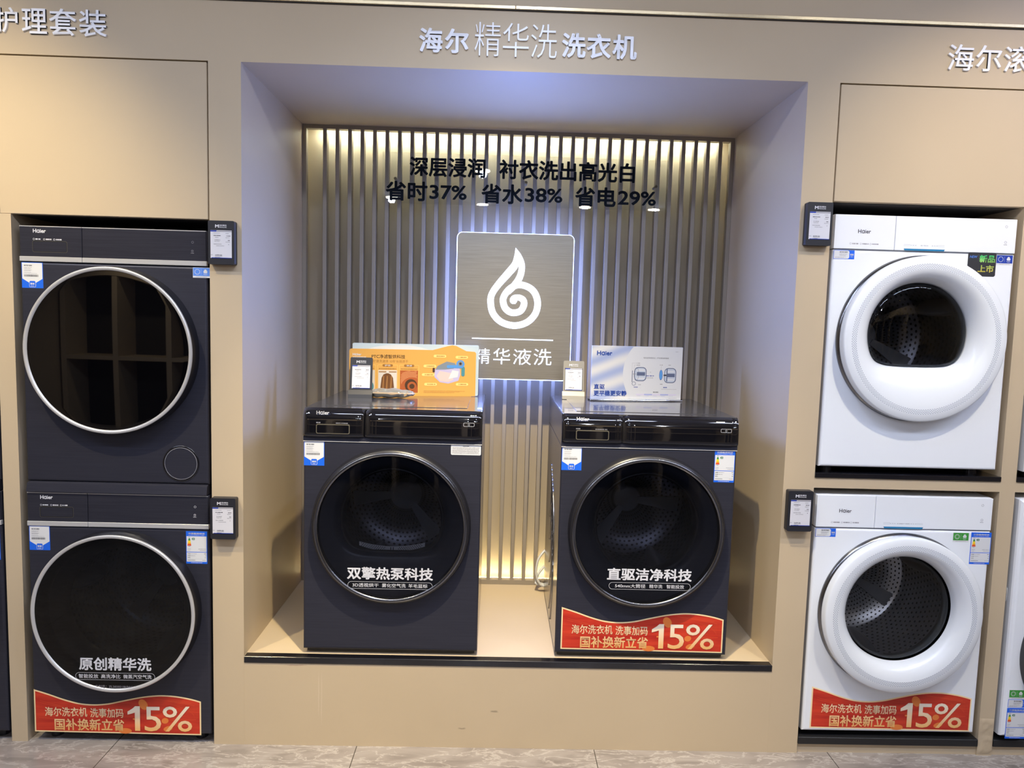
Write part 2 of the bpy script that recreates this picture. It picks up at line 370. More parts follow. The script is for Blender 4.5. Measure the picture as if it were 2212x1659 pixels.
    def ring(s, pts, w, y, m):
        """outline strip of width w inside the closed loop pts (CCW)"""
        n = len(pts); ins = offset_poly(pts, -w)
        for i in range(n):
            j = (i+1) % n; s.poly([pts[i], pts[j], ins[j], ins[i]], y, m)
    def text(s, txt, x0, x1, z0, z1, y, m, bold=0.0, depth=0.0, shear=0.0):
        vs, fs, (a, b, c, d) = text_mesh(txt, min(bold, 0.0), 0.5 if depth else 0.0, shear)
        bo = max(bold, 0.0); sx = (x1-x0)/max(b-a+2*bo, 1e-6); sz = (z1-z0)/max(d-c+2*bo, 1e-6); k = s.mi(m)
        # heavier weights: the glyphs are dilated by copies shifted around a small circle
        shifts = [(0, 0)] if bo == 0 else [(bo*math.cos(PI*i/4+PI/8), bo*math.sin(PI*i/4+PI/8)) for i in range(8)]
        for si, (dx, dz) in enumerate(shifts):
            e = si*2e-7
            nv = [s.bm.verts.new((x0+(v.x-a+bo+dx)*sx, y-e-(v.z+0.5 if depth else 0)*depth, z0+(v.y-c+bo+dz)*sz)) for v in vs]
            for f in fs:
                try: g = s.bm.faces.new([nv[i] for i in f])
                except ValueError: continue
                g.material_index = k
    def texth(s, txt, x, zb, h, y, m, bold=0.0, align='l', em=None):
        """text with height h (bbox) keeping its proportion"""
        vs, fs, (a, b, c, d) = text_mesh(txt, 0.0); w = (b-a)*h/(d-c)
        x0 = x if align == 'l' else (x-w if align == 'r' else x-w/2)
        s.text(txt, x0, x0+w, zb, zb+h, y, m, bold); return w
    def micro(s, x0, x1, z, h, y, m, unit=None):
        """illegible small print as a broken line"""
        x = x0; unit = unit or h*0.9
        while x < x1-unit*0.3:
            w = min(unit*random.uniform(0.55, 0.85), x1-x); s.rect(x, x+w, z, z+h, y, m); x += unit
            if random.random() < 0.08: x += unit*0.5
    def build(s, name, parent=None, loc=None, auto=None):
        bmesh.ops.remove_doubles(s.bm, verts=s.bm.verts[:], dist=1e-6) if auto else None
        me = bpy.data.meshes.new(name); s.bm.to_mesh(me); s.bm.free()
        for m in s.mats: me.materials.append(m)
        o = bpy.data.objects.new(name, me); COL.objects.link(o)
        if parent: o.parent = parent
        if loc: o.location = loc
        return o

def offset_poly(pts, d):
    n = len(pts); out = []
    for i in range(n):
        p0 = Vector(pts[i-1]); p1 = Vector(pts[i]); p2 = Vector(pts[(i+1) % n])
        e1 = (p1-p0).normalized(); e2 = (p2-p1).normalized()
        n1 = Vector((e1.y, -e1.x)); n2 = Vector((e2.y, -e2.x)); b = (n1+n2)
        if b.length < 1e-6: b = n1
        b.normalize(); k = d/max(0.3, b.dot(n1)); out.append(tuple(p1+b*k))
    return out
def rrect(x0, x1, z0, z1, r, seg=6):
    out = []
    for cx, cz, a in ((x1-r, z0+r, -PI/2), (x1-r, z1-r, 0), (x0+r, z1-r, PI/2), (x0+r, z0+r, PI)):
        for k in range(seg+1): out.append((cx+r*math.cos(a+PI/2*k/seg), cz+r*math.sin(a+PI/2*k/seg)))
    return out
def circ(cx, cz, r, n=40, rz=None):
    return [(cx+r*math.cos(2*PI*k/n), cz+(rz or r)*math.sin(2*PI*k/n)) for k in range(n)]
def smooth_path(pts, sub=8):
    out = []; n = len(pts)
    for i in range(n-1):
        p = [pts[max(i-1, 0)], pts[i], pts[i+1], pts[min(i+2, n-1)]]
        for k in range(sub):
            t = k/sub; r = []
            for d in range(len(pts[0])):
                a, b, c, e = (q[d] for q in p)
                r.append(0.5*(2*b+(c-a)*t+(2*a-5*b+4*c-e)*t*t+(3*b-a-3*c+e)*t**3))
            out.append(tuple(r))
    out.append(tuple(pts[-1])); return out
def thing(name, label, cat, loc=(0, 0, 0), rotz=0.0, group=None):
    o = bpy.data.objects.new(name, None); COL.objects.link(o); o.location = loc; o.rotation_euler = (0, 0, rotz)
    o.empty_display_size = 0.1; tag(o, label, cat, group); return o
def tag(o, label, cat, group=None):
    o['label'] = label; o['category'] = cat
    if group: o['group'] = group
    return o
def struct(mb, name, loc=None):
    o = mb.build(name, None, loc); o['kind'] = 'structure'; return o
def plab(o, label): o['label'] = label; return o

# ------------------------------------------------------------------ the setting
XL, XR, ZT, ZB, D = -0.8348, 0.9755, 2.2665, 0.315, 0.7131
CEIL = 3.0
b = MB(); b.box(-4.6, 4.6, -8.0, 1.0, -0.05, 0.0, 'floor'); struct(b, 'floor')
b = MB(); b.box(-4.6, 4.6, -8.0, 1.0, CEIL, CEIL+0.05, 'ceiling'); struct(b, 'ceiling')
b = MB(); b.box(-4.65, -4.6, -8.0, 1.0, 0, CEIL, 'wall'); struct(b, 'wall_left')
b = MB(); b.box(4.6, 4.65, -8.0, 1.0, 0, CEIL, 'wall'); struct(b, 'wall_right')

# front plane of the display wall: header, pillars, niche base, shelf fronts
PA0, PA1, PB0, PC1, PD0, PD1 = -1.622, -1.568, -0.938, 1.080, 1.717, 1.770
ZPL, ZPR = 1.7726, 1.892      # undersides of the overhead panels
b = MB()
TH = 0.045
b.box(-4.6, 4.6, 0.0, TH, ZT, CEIL, 'wall')                       # header
b.box(PA0, PA1, 0, 0.66, 0, ZPL, 'wall')                              # pillar between the dark stacks
b.box(-2.31, PA0-0.632, 0, 0.66, 0, ZPL, 'wall')
b.box(PB0, XL, 0, 0.815, 0, ZT, 'wall')                                # pillar left of niche (also the niche side)
b.box(XR, PC1, 0, 0.815, 0, ZT, 'wall')                                # pillar right of niche
b.box(PD0, PD1, 0, 0.66, 0, ZPR, 'wall')                              # pillar between the white stacks
b.box(2.407, 2.46, 0, 0.66, 0, ZPR, 'wall')
b.box(PC1, PD0, 0, 0.66, 0.9415, 0.9765, 'wall')                      # shelf under upper white machine
b.box(PD1, 2.407, 0, 0.66, 0.9415, 0.9765, 'wall')
b.box(PC1, PD0, 0.006, 0.66, 0, 0.0338, 'wall'); b.box(PD1, 2.407, 0.006, 0.66, 0, 0.0338, 'wall')   # plinth
b.box(-4.6, 4.6, 0.815, 0.84, 0, CEIL, 'wall')                         # rear board
struct(b, 'wall_back')
m = M['wall_marked'] = wall_mat(); m.name = 'beige_wall_paint_with_marks'
def mark(m, x0, x1, z0, z1, col, amt):
    nt = m.node_tree; src = bsdf(m).inputs['Base Color'].links[0].from_socket
    tc = nd(m, 'ShaderNodeTexCoord'); nz = nd(m, 'ShaderNodeTexNoise'); nz.inputs['Scale'].default_value = 60; lk(m, tc.outputs['Object'], nz.inputs['Vector'])
    ad = nd(m, 'ShaderNodeVectorMath', operation='MULTIPLY_ADD'); ad.inputs[1].default_value = (.004, 0, .006); lk(m, nz.outputs['Color'], ad.inputs[0]); lk(m, tc.outputs['Object'], ad.inputs[2])
    sp = nd(m, 'ShaderNodeSeparateXYZ'); lk(m, ad.outputs[0], sp.inputs[0]); out = None
    for ax, a0, a1 in ((0, x0+.002, x1+.002), (2, z0+.003, z1+.003)):
        s1 = nd(m, 'ShaderNodeMath', operation='SUBTRACT'); lk(m, sp.outputs[ax], s1.inputs[0]); s1.inputs[1].default_value = (a0+a1)/2
        ab = nd(m, 'ShaderNodeMath', operation='ABSOLUTE'); lk(m, s1.outputs[0], ab.inputs[0])
        mr = nd(m, 'ShaderNodeMapRange'); h = (a1-a0)/2; mr.inputs[1].default_value = h; mr.inputs[2].default_value = h*.5; lk(m, ab.outputs[0], mr.inputs[0])
        if out is None: out = mr.outputs[0]
        else:
            mu = nd(m, 'ShaderNodeMath', operation='MULTIPLY'); lk(m, out, mu.inputs[0]); lk(m, mr.outputs[0], mu.inputs[1]); out = mu.outputs[0]
    k = nd(m, 'ShaderNodeMath', operation='MULTIPLY'); k.inputs[1].default_value = amt; lk(m, out, k.inputs[0])
    mx = nd(m, 'ShaderNodeMix', data_type='RGBA'); mx.inputs[7].default_value = col; lk(m, k.outputs[0], mx.inputs[0]); lk(m, src, mx.inputs[6]); lk(m, mx.outputs[2], bsdf(m).inputs['Base Color'])
for q in ((-.584, -.580, .10, .27, (.66, .54, .40, 1), .5), (-.574, -.570, .07, .27, (.66, .54, .40, 1), .5), (.005, .035, .128, .136, (.20, .16, .11, 1), .6), (-.105, -.075, .066, .072, (.22, .17, .12, 1), .55), (-.70, -.62, .284, .288, (.25, .12, .09, 1), .5)): mark(m, *q)
b = MB(); b.box(XL-0.0001, XR+0.0001, 0.0005, 0.815, 0.0, ZB, 'wall_marked'); struct(b, 'wall_niche_base')
b = MB(); b.box(XL, XR, TH, 0.815, ZT, ZT+0.04, 'wall'); struct(b, 'wall_niche_top')
# dark lining of the machine bays
b = MB()
for x0, x1, zt in ((PA1, PB0, ZPL), (-2.254, PA0, ZPL), (PC1, PD0, ZPR), (PD1, 2.407, ZPR)):
    b.box(x0, x1, 0.655, 0.67, 0.0, zt, 'recess')
    b.box(x0, x1, 0.03, 0.66, zt, zt+0.02, 'recess')
struct(b, 'wall_bay_lining')
# overhead cabinet panels
for nm, x0, x1, z0, lab in (('cabinet_panel', -1.602, -0.9425, ZPL, 'wide beige overhead cabinet panel above the dark stacked pair'),
                            ('cabinet_panel', -2.262, -1.608, ZPL, 'sliver of beige cabinet panel at the far left edge above the pillar'),
                            ('cabinet_panel', 1.0845, 1.7425, ZPR, 'beige overhead cabinet panel above the white stacked pair')):
    b = MB(); b.box(x0, x1, 0.0, 0.02, z0, 2.2622, 'wall', 0.0015, 1)
    tag(b.build(nm), lab, 'cabinet panel', 'overhead cabinet panels')
b = MB(); b.box(-2.30, -0.939, 0.021, 0.03, 1.775, 2.267, 'seam'); b.box(1.081, 2.45, 0.021, 0.03, 1.895, 2.267, 'seam')
struct(b, 'wall_panel_shadow_gap')
# trims
b = MB(); b.box(-4.6, 0.0285, -0.008, 0.0, 2.4535, 2.465, 'gold', 0.0015, 1); b.box(0.0295, 4.6, -0.008, 0.0, 2.4535, 2.465, 'gold', 0.0015, 1)
b.box(-4.6, 4.6, -0.004, 0.0, 2.4505, 2.4535, 'seam'); struct(b, 'trim_1')
b = MB(); b.box(XL, XR, -0.002, 0.028, 0.2926, 0.3155, 'blackgloss', 0.0015, 1); struct(b, 'trim_2')
b = MB(); b.box(PC1, PD0, -0.004, 0.3, 0.9765, 0.9935, 'blackgloss', 0.0012, 1); struct(b, 'trim_3')
b = MB(); b.box(PD1, 2.407, -0.004, 0.3, 0.9765, 0.9935, 'blackgloss', 0.0012, 1); struct(b, 'trim_4')
for i, (x0, x1) in enumerate(((PC1, PD0), (PD1, 2.407))):
    b = MB(); b.box(x0+.001, x1-.001, -0.004, 0.64, 0.034, 0.0595, 'blackmatt', 0.0012, 1)
    tag(b.build('plinth_board'), ('black plinth board under the white washer with the red banner', 'black plinth board under the white machine at the right edge')[i], 'plinth', 'black plinth boards')

# ------------------------------------------------------------------ slat screen in the niche
def slat_screen():
    t = thing('slat_screen', 'taupe vertical slat screen lit from behind on the niche back wall', 'wall panel', (0, D, ZB))
    y0 = 0.0
    zt = ZT-ZB
    b = MB(); b.box(XL+0.001, XR-0.001, 0.085, 0.095, 0.0, zt-.001, 'slatback'); b.build('backing_board', t)
    b = MB()
    b.box(XL+0.001, XR-0.001, y0, 0.03, zt-0.0165, zt-0.0005, 'slat'); b.box(XL+0.001, XR-0.001, y0, 0.03, 0.001, 0.0205, 'slat')
    b.box(XL+0.001, XL+0.0165, y0, 0.03, 0.0205, zt-0.0165, 'slat'); b.box(XR-0.0165, XR-0.001, y0, 0.03, 0.0205, zt-0.0165, 'slat')
    b.build('frame', t)
    b = MB()
    for k in range(33):
        x = -0.7415 + k*(0.9165+0.7415)/32
        b.box(x-0.0078, x+0.0078, y0+0.0005, 0.040, 0.0205, zt-0.0165, 'slat', 0.0008, 1)
    b.build('slats', t)
    b = MB(); b.box(XL+0.05, XR-0.05, 0.042, 0.052, zt-0.0110, zt-0.0080, 'led_top'); plab(b.build('led_strip', t), 'cool white strip along the top')
    b = MB(); b.box(XL+0.05, XR-0.05, 0.042, 0.052, 0.0100, 0.0130, 'led_bottom'); plab(b.build('led_strip', t), 'warm strip along the bottom')
slat_screen()

# ------------------------------------------------------------------ illuminated emblem sign
def emblem_sign():
    t = thing('emblem_sign', 'brushed metal sign with glowing white droplet swirl and lit edge', 'sign', (0.064, 0.62, 1.2335))
    X0, X1, H = -0.239, 0.237, 0.596
    b = MB(); b.prism(rrect(X0, X1, 0, H, 0.02), -0.012, 0.0, 'brass_plate'); b.build('plate', t)
    b = MB(); b.prism(rrect(X0-.0035, X1+.0035, -.0035, H+.0035, 0.0235), 0.0005, 0.022, 'halo'); plab(b.build('glowing_edge', t), 'blue white lit edge')
    for sx in (-0.15, 0.15):
        for sz in (0.08, 0.52): b = MB(); b.lathe([(0.008, 0.022), (0.008, 0.093)], sx, sz, 'slat', 12); b.build('standoff', t)
    def Z(zx, zy):
        px = 860+zx/4.148; py = 440+zy/4.148
        x = -0.175+0.0018987*(px-990)+0.00003992*(py-502); z = 1.83+0.0000569*(px-990)-0.0019032*(py-502)
        return x-0.064, z-1.2335
    def ribbon(b, pts, y, m):
        sp = smooth_path(pts, 8); L = []; R = []
        for i, p in enumerate(sp):
            a = Vector(sp[max(i-1, 0)][:2]); c = Vector(sp[min(i+1, len(sp)-1)][:2]); d = (c-a).normalized(); n = Vector((-d.y, d.x)); w = p[2]/2
            L.append(Z(p[0]+n.x*w, p[1]+n.y*w)); R.append(Z(p[0]-n.x*w, p[1]-n.y*w))
        for i in range(len(sp)-1):
            b.poly([R[i], R[i+1], L[i+1], L[i]], y, m)
    Y = -0.0135
    b = MB()
    ribbon(b, [(1056, 398, 2), (1064, 470, 40), (1052, 545, 64), (990, 622, 66), (905, 718, 60), (848, 800, 58), (834, 872, 58), (855, 975, 58), (930, 1055, 58), (1047, 1088, 58), (1160, 1060, 58), (1235, 985, 58), (1257, 890, 58), (1232, 800, 58), (1172, 745, 58), (1085, 724, 58), (1008, 757, 58), (957, 820, 58), (946, 870, 58), (965, 930, 58), (1008, 966, 58), (1055, 973, 58), (1105, 955, 58), (1133, 905, 58), (1128, 862, 56), (1090, 838, 52), (1045, 842, 52), (1033, 866, 50), (1062, 874, 40)], Y, 'glow')
    ribbon(b, [(1056, 398, 2), (1082, 465, 46), (1110, 540, 54), (1108, 610, 56), (1085, 675, 60), (1045, 730, 60), (985, 790, 55)], Y-0.0003, 'glow')
    b.poly([Z(x, y) for x, y in circ(1040, 862, 33, 30)][::-1], Y-0.0006, 'glow')
    plab(b.build('droplet_emblem', t), 'glowing white droplet swirl')
    b = MB(); x0, z0 = Z(668, 1200); x1, z1 = Z(1400, 1218); b.rect(x0, x1, z0-0.002, z0+0.002, Y, 'glow'); plab(b.build('dividing_line', t), 'glowing thin line')
    b = MB()
    for ch, a0, a1, zy0, zy1 in (('精', 690, 828, 1290, 1432), ('华', 862, 1010, 1290, 1438), ('液', 1042, 1200, 1296, 1444), ('洗', 1228, 1386, 1296, 1448)):
        xa, zt_ = Z(a0, zy0); xb, zb_ = Z(a1, zy1); b.text(ch, xa, xb, zb_, zt_, Y, 'glow', -0.006)
    plab(b.build('lettering', t), 'glowing characters under the line')
emblem_sign()

# ------------------------------------------------------------------ clear acrylic text sheet
def acrylic_sheet():
    t = thing('acrylic_sheet', 'clear acrylic sheet with navy slogan lettering hung on the slats', 'sign', (0.0, 0.66, 1.9465))
    b = MB(); b.box(-0.491, 0.690, -0.002, 0.002, 0, 0.205, 'acrylic'); b.build('sheet', t)
    b = MB()
    def row(items, z0, z1):
        for s, x0, x1 in items: b.text(s, x0, x1, z0, z1, -0.0025, 'acr_text', 0.024 if '%' in s else 0.030)
    row((('深层浸润', -0.381, -0.069), ('衬衣洗出高光白', -0.013, 0.549)), 0.110, 0.190)
    row((('省时', -0.478, -0.306), ('省水', -0.084, 0.087), ('省电', 0.304, 0.474)), 0.009, 0.090)
    row((('37%', -0.298, -0.144), ('38%', 0.096, 0.252), ('29%', 0.482, 0.641)), 0.020, 0.078)
    b.build('lettering', t)
    for x in (-0.44, 0.1, 0.64):
        b = MB(); b.lathe([(0.006, 0.002), (0.006, 0.0532)], x, 0.1, 'slat', 10); b.build('fixing', t)
acrylic_sheet()

# ------------------------------------------------------------------ header lettering
def header(label, chars):
    t = thing('header_lettering', label, 'lettering', (0, 0, 0), group='white header lettering')
    for ch, x0, x1, z0, z1, bold in chars:
        b = MB(); b.text(ch, x0, x1, z0, z1, -0.0, 'white_letter', bold, depth=0.006); b.build('letter', t)
header('white raised characters on the header above the dark stacked pair at left',
       [('护', -1.594, -1.5235, 2.329, 2.405, .010), ('理', -1.511, -1.4335, 2.328, 2.404, .010), ('套', -1.4265, -1.343, 2.325, 2.406, .010), ('装', -1.334, -1.2495, 2.325, 2.406, .010)])
header('white raised characters centred on the header above the niche',
       [('海', -0.273, -0.199, 2.314, 2.389, .026), ('尔', -0.192, -0.117, 2.314, 2.389, .026),
        ('精', -0.0975, -0.016, 2.309, 2.412, -.010), ('华', -0.008, 0.0735, 2.309, 2.412, -.010), ('洗', 0.081, 0.163, 2.309, 2.412, -.010),
        ('洗', 0.179, 0.255, 2.313, 2.389, .026), ('衣', 0.258, 0.335, 2.313, 2.389, .026), ('机', 0.340, 0.418, 2.313, 2.389, .026)])
header('white raised characters on the header above the white stacked pair, cut by right edge',
       [('海', 1.421, 1.505, 2.316, 2.397, .006), ('尔', 1.512, 1.595, 2.316, 2.397, .006), ('滚', 1.604, 1.690, 2.316, 2.397, .006)])

# ------------------------------------------------------------------ stickers (children of a machine), local x-z plane facing -y
ST = 0.0004
def L(y, k): return y-ST-0.00022*k
def service_label(parent, x, z, y=0.0):
    w, h = 0.068, 0.082; b = MB()
    b.box(0, w, -ST, 0, 0, h, 'blue'); y = 0.0
    b.poly([(.0018, .030), (.024, .0165), (.044, .0165), (w-.0018, .030), (w-.0018, h-.0015), (.0018, h-.0015)], L(y, 1), 'paper')
    b.poly(rrect(.0235, .0445, .0025, .0235, .004, 4), L(y, 2), 'paper'); b.poly(rrect(.0245, .0435, .0035, .0225, .0035, 4), L(y, 3), 'blue')
    b.text('管家', .027, .041, .0105, .017, L(y, 4), 'paper', .03); b.micro(.029, .039, .0055, .002, L(y, 4), 'paper')
    b.text('海尔官方服务', .008, .034, .0695, .0742, L(y, 2), 'inkdark', .015)
    for i, zz in enumerate((.0645, .0615, .057, .0545)): b.micro(.008, .033-(i % 2)*.004, zz, .0012, L(y, 2), 'inkgrey')
    b.micro(.008, .030, .0495, .0010, L(y, 2), 'inkgrey'); b.micro(.008, .050, .0462, .0010, L(y, 2), 'inkgrey')
    xx = .008
    while xx < .053:
        ww = random.choice((.0005, .0005, .0009)); b.rect(xx, xx+ww, .036, .043, L(y, 2), 'inkdark'); xx += ww+random.choice((.0005, .0008))
    return plab(b.build('service_label', parent, (x, y, z)), 'white and blue service sticker')
def service_label_wide(parent, x, z, y=0.0):
    w, h = 0.069, 0.029; b = MB(); b.box(0, w, -ST, 0, 0, h, 'blue'); y0 = 0.0
    b.poly([(.001, .0012), (.048, .0012), (.052, .005), (.052, .024), (.048, h-.0012), (.001, h-.0012)], L(y0, 1), 'paper')
    b.text('海尔官方服务', .019, .046, .0205, .0250, L(y0, 2), 'inkdark', .015)
    for i, zz in enumerate((.0165, .0135, .0105)): b.micro(.019, .046-i*.003, zz, .0012, L(y0, 2), 'inkgrey')
    b.micro(.005, .042, .006, .001, L(y0, 2), 'inkgrey'); b.micro(.005, .034, .0035, .001, L(y0, 2), 'inkgrey')
    b.text('管家', .0545, .0665, .0115, .0180, L(y0, 1), 'paper', .03); b.micro(.056, .065, .007, .0016, L(y0, 1), 'paper')
    return plab(b.build('service_label', parent, (x, y, z)), 'small white and blue service sticker')
def energy_label(parent, x, z, y=0.0):
    w, h = 0.070, 0.111; b = MB(); b.box(0, w, -ST, 0, 0, h, 'blue'); o = 0.0
    b.text('中国能效标识', .008, .062, .1005, .1063, L(o, 1), 'paper', .03)
    b.text('CHINA ENERGY LABEL', .008, .062, .0965, .0988, L(o, 1), 'paper')
    b.rect(.002, .068, .041, .094, L(o, 1), 'paper'); b.rect(.002, .068, .007, .039, L(o, 1), 'paper')
    cols = ('green2', 'green', 'yellow', 'yellow', 'orange', 'redink')
    for i, c in enumerate(cols):
        zt, zb = .088-i*.0044, .088-(i+1)*.0044; wt, wb = .0022+i*.0007, .0022+(i+1)*.0007
        if i == 0: wt = .001
        b.poly([(.011-wb, zb), (.011+wb, zb), (.011+wt, zt), (.011-wt, zt)], L(o, 2), c)
    b.micro(.008, .014, .0905, .0014, L(o, 2), 'inkdark'); b.micro(.007, .014, .0585, .0014, L(o, 2), 'inkdark')
    b.poly([(.0185, .085), (.0215, .0815), (.029, .0815), (.029, .0885), (.0215, .0885)], L(o, 2), 'green2'); b.text('1级', .0215, .0275, .083, .087, L(o, 3), 'paper', .02)
    b.micro(.005, .016, .050, .0014, L(o, 2), 'inkgrey'); b.micro(.041, .066, .050, .0016, L(o, 2), 'inkgrey'); b.micro(.005, .014, .045, .0014, L(o, 2), 'inkgrey'); b.micro(.046, .066, .045, .0014, L(o, 2), 'inkgrey')
    for s, zz, v in (('耗电量', .0335, .060), ('用水量', .0268, .063), ('洗净比', .0205, .062)):
        b.text(s, .005, .014, zz-.0012, zz+.0022, L(o, 2), 'inkdark', .01); b.micro(v, .067, zz, .0018, L(o, 2), 'inkdark')
    b.micro(.0155, .035, .0335, .0014, L(o, 2), 'inkgrey'); b.micro(.0155, .030, .0268, .0014, L(o, 2), 'inkgrey')
    b.rect(.005, .066, .0165, .0167, L(o, 2), 'inkgrey'); b.micro(.005, .030, .0115, .0016, L(o, 2), 'inkdark'); b.micro(.053, .066, .0115, .0014, L(o, 2), 'inkgrey')
    b.micro(.016, .054, .0026, .0018, L(o, 1), 'paper')
    return plab(b.build('energy_label', parent, (x, y, z)), 'blue and white energy rating sticker')
def wool_label(parent, x, z, colour, y=0.0):
    w, h = 0.055, 0.033; b = MB(); b.box(0, w, -ST, 0, 0, h, 'paper'); o = 0.0
    b.rect(.001, w-.001, .006, h-.001, L(o, 1), colour)
    b.ring(circ(.0145, .019, .0085, 32), .0012, L(o, 2), 'paper'); b.ring(circ(.0145, .019, .0055, 24), .0006, L(o, 2), 'paper') if colour == 'green' else None
    b.rect(.0270, .0274, .010, .028, L(o, 2), 'paper')
    for a in (90, 210, 330):
        b.poly(circ(.0405+.0026*math.cos(math.radians(a)), .0205+.0026*math.sin(math.radians(a)), .0042, 20), L(o, 2)-a*1e-7, 'paper')
    b.micro(.034, .047, .0115, .0016, L(o, 2), 'paper'); b.micro(.036, .045, .0090, .001, L(o, 2), 'paper')
    b.micro(.010, .046, .0022, .0012, L(o, 1), 'inkgrey')
    return plab(b.build('wool_label', parent, (x, y, z)), ('blue' if colour != 'green' else 'green')+' wool care sticker')
def promo_banner(parent, x, z, y=0.0, w=0.562):
    b = MB(); k = w/0.562
    ctrl = [(.562, .120), (.53, .129), (.49, .1365), (.45, .1405), (.41, .1400), (.36, .1335), (.30, .1205), (.25, .1090), (.20, .1045), (.15, .1085), (.10, .1215), (.05, .1390), (.0, .1545)]
    top = smooth_path(ctrl, 4)
    pts = [(0, .005), (.562, 0.0)] + top
    pts = [(p[0]*k, p[1]) for p in pts]
    b.prism(pts, -ST, 0.0, 'cream'); o = 0.0
    inn = offset_poly(pts, -.0045); b.poly(inn, L(o, 1), 'bred')
    for a, c, d, e in ((.02, .115, .10, .093), (.02, .108, .16, .075), (.015, .055, .12, .047), (.43, .05, .545, .055), (.45, .12, .54, .105), (.40, .128, .53, .112)):
        b.poly([(a*k, c), (d*k, e), (d*k, e+.0012), (a*k, c+.0008)], L(o, 2), 'bray')
    for i in range(9): b.poly([((.46+i*.010)*k, .108-i*.003), ((.540)*k, .100-i*.0055), (.540*k, .1006-i*.0055), ((.46+i*.010)*k, .1086-i*.003)], L(o, 2), 'bray')
    for cx, cz, ra, rb, ro in ((.367, .107, .014, .020, .5), (.305, .012, .022, .010, 0), (.450, .022, .016, .009, .3), (.335, .055, .004, .003, 0), (.44, .05, .012, .010, .2)):
        b.poly([((cx+ra*math.cos(t)*math.cos(ro)-rb*math.sin(t)*math.sin(ro))*k, cz+ra*math.cos(t)*math.sin(ro)+rb*math.sin(t)*math.cos(ro)) for t in [2*PI*i/28 for i in range(28)]], L(o, 3), 'bcoin')
    b.text('海尔洗衣机', .036*k, .178*k, .0605, .0935, L(o, 5), 'bgold', .014)
    b.text('洗事加码', .188*k, .300*k, .0585, .0915, L(o, 5), 'bgold', .014)
    b.text('国补换新立省', .067*k, .302*k, .0115, .0535, L(o, 5), 'bgold', .022)
    def N(f): return (.314+.218*f)*k
    zb_, zt_ = .013, .101; hh = zt_-zb_
    b.poly([(N(.112), zb_), (N(.192), zb_), (N(.192), zt_), (N(.118), zt_), (N(.075), zt_-hh*.10), (N(.0), zt_-hh*.22), (N(.0), zt_-hh*.345), (N(.06), zt_-hh*.305), (N(.112), zt_-hh*.26)], L(o, 6), 'bgold2')
    b.text('5', N(.262), N(.520), zb_-.001, zt_-.001, L(o, 6), 'bgold2', .006); b.text('%', N(.545), N(1.0), zb_-.001, zt_+.001, L(o, 6), 'bgold2', .004)
    return plab(b.build('promo_banner', parent, (x, y, z)), 'red wavy sticker with gold lettering')
def new_label(parent, x, z, y=0.0):
    b = MB(); b.prism([(.028, 0), (.090, 0), (.0945, .004), (.0945, .073), (.090, .077), (.004, .077), (0, .073), (0, .034)], -.0008, 0, 'newblack'); o = -.0005
    b.text('NEW', .005, .031, .0595, .0675, L(o, 1), 'blue2', .02, shear=.2)
    b.rect(.0345, .0348, .050, .072, L(o, 1), 'inkgrey')
    b.text('新品', .038, .0905, .0455, .070, L(o, 1), 'newgrad', .028); b.text('上市', .0345, .0885, .0135, .0375, L(o, 1), 'newgrad', .028)
    return plab(b.build('launch_label', parent, (x, y, z)), 'black cut corner sticker with green and yellow characters')
def notice_label(parent, x, z, y=0.0):
    w, h = .101, .035; b = MB(); b.prism(rrect(0, w, 0, h, .004, 4), -ST, 0, 'paper'); o = 0.0
    b.micro(.040, .062, .0285, .0024, L(o, 1), 'inkdark')
    for i in range(7): b.micro(.004, w-.004-(i % 3)*.002, .0245-i*.0034, .0021, L(o, 1), 'inkgrey')
    return plab(b.build('notice_label', parent, (x, y, z)), 'rounded white notice sticker with small print')

# ------------------------------------------------------------------ washing machine building blocks (local: base centre of the front at origin)
def rect_loop(x0, x1, z0, z1, y, n=16):
    out = []
    for k in range(n): out.append((x0+(x1-x0)*k/n, y, z0))
    for k in range(n): out.append((x1, y, z0+(z1-z0)*k/n))
    for k in range(n): out.append((x1-(x1-x0)*k/n, y, z1))
    for k in range(n): out.append((x0, y, z1-(z1-z0)*k/n))
    return out
def body_shell(parent, w, z0, z1, depth, hc, hr, front, side, hole=True, r=0.008, top=None):
    b = MB(); rings = []; mats = []
    x0, x1 = -w/2, w/2
    def lp(ins, y): return rect_loop(x0+ins, x1-ins, z0+ins, z1-ins, y)
    rings.append(lp(0, depth)); mats.append(side)
    for k in range(4):
        a = PI/2*k/3; rings.append(lp(r*(1-math.cos(a)), r*(1-math.sin(a)))); mats.append(front)
    if hole:
        last = rings[-1]; ring = []
        for p in last:
            a = math.atan2(p[2]-hc[1], p[0]-hc[0]); ring.append((hc[0]+hr*math.cos(a), 0.0, hc[1]+hr*math.sin(a)))
        rings.append(ring); mats.append('dark_plastic')
        rings.append([(p[0], 0.05, p[2]) for p in ring])
    R = b.grid_ring(rings, front, smooth=False, mats=mats)
    if not hole:
        f = b.bm.faces.new(R[-1]); f.material_index = b.mi(front)
    f = b.bm.faces.new(R[0][::-1]); f.material_index = b.mi(side)
    return b.build('body', parent)
def feet(parent, w, z1, m='dark_plastic', y=0.05):
    for sx in (-1, 1):
        for yy in (y, 0.5):
            b = MB(); cx = sx*(w/2-0.05)
            b.prism([(cx+.02*math.cos(2*PI*k/16), yy+.02*math.sin(2*PI*k/16)) for k in range(16)], 0.0, z1, m, axis='z'); b.build('foot', parent)
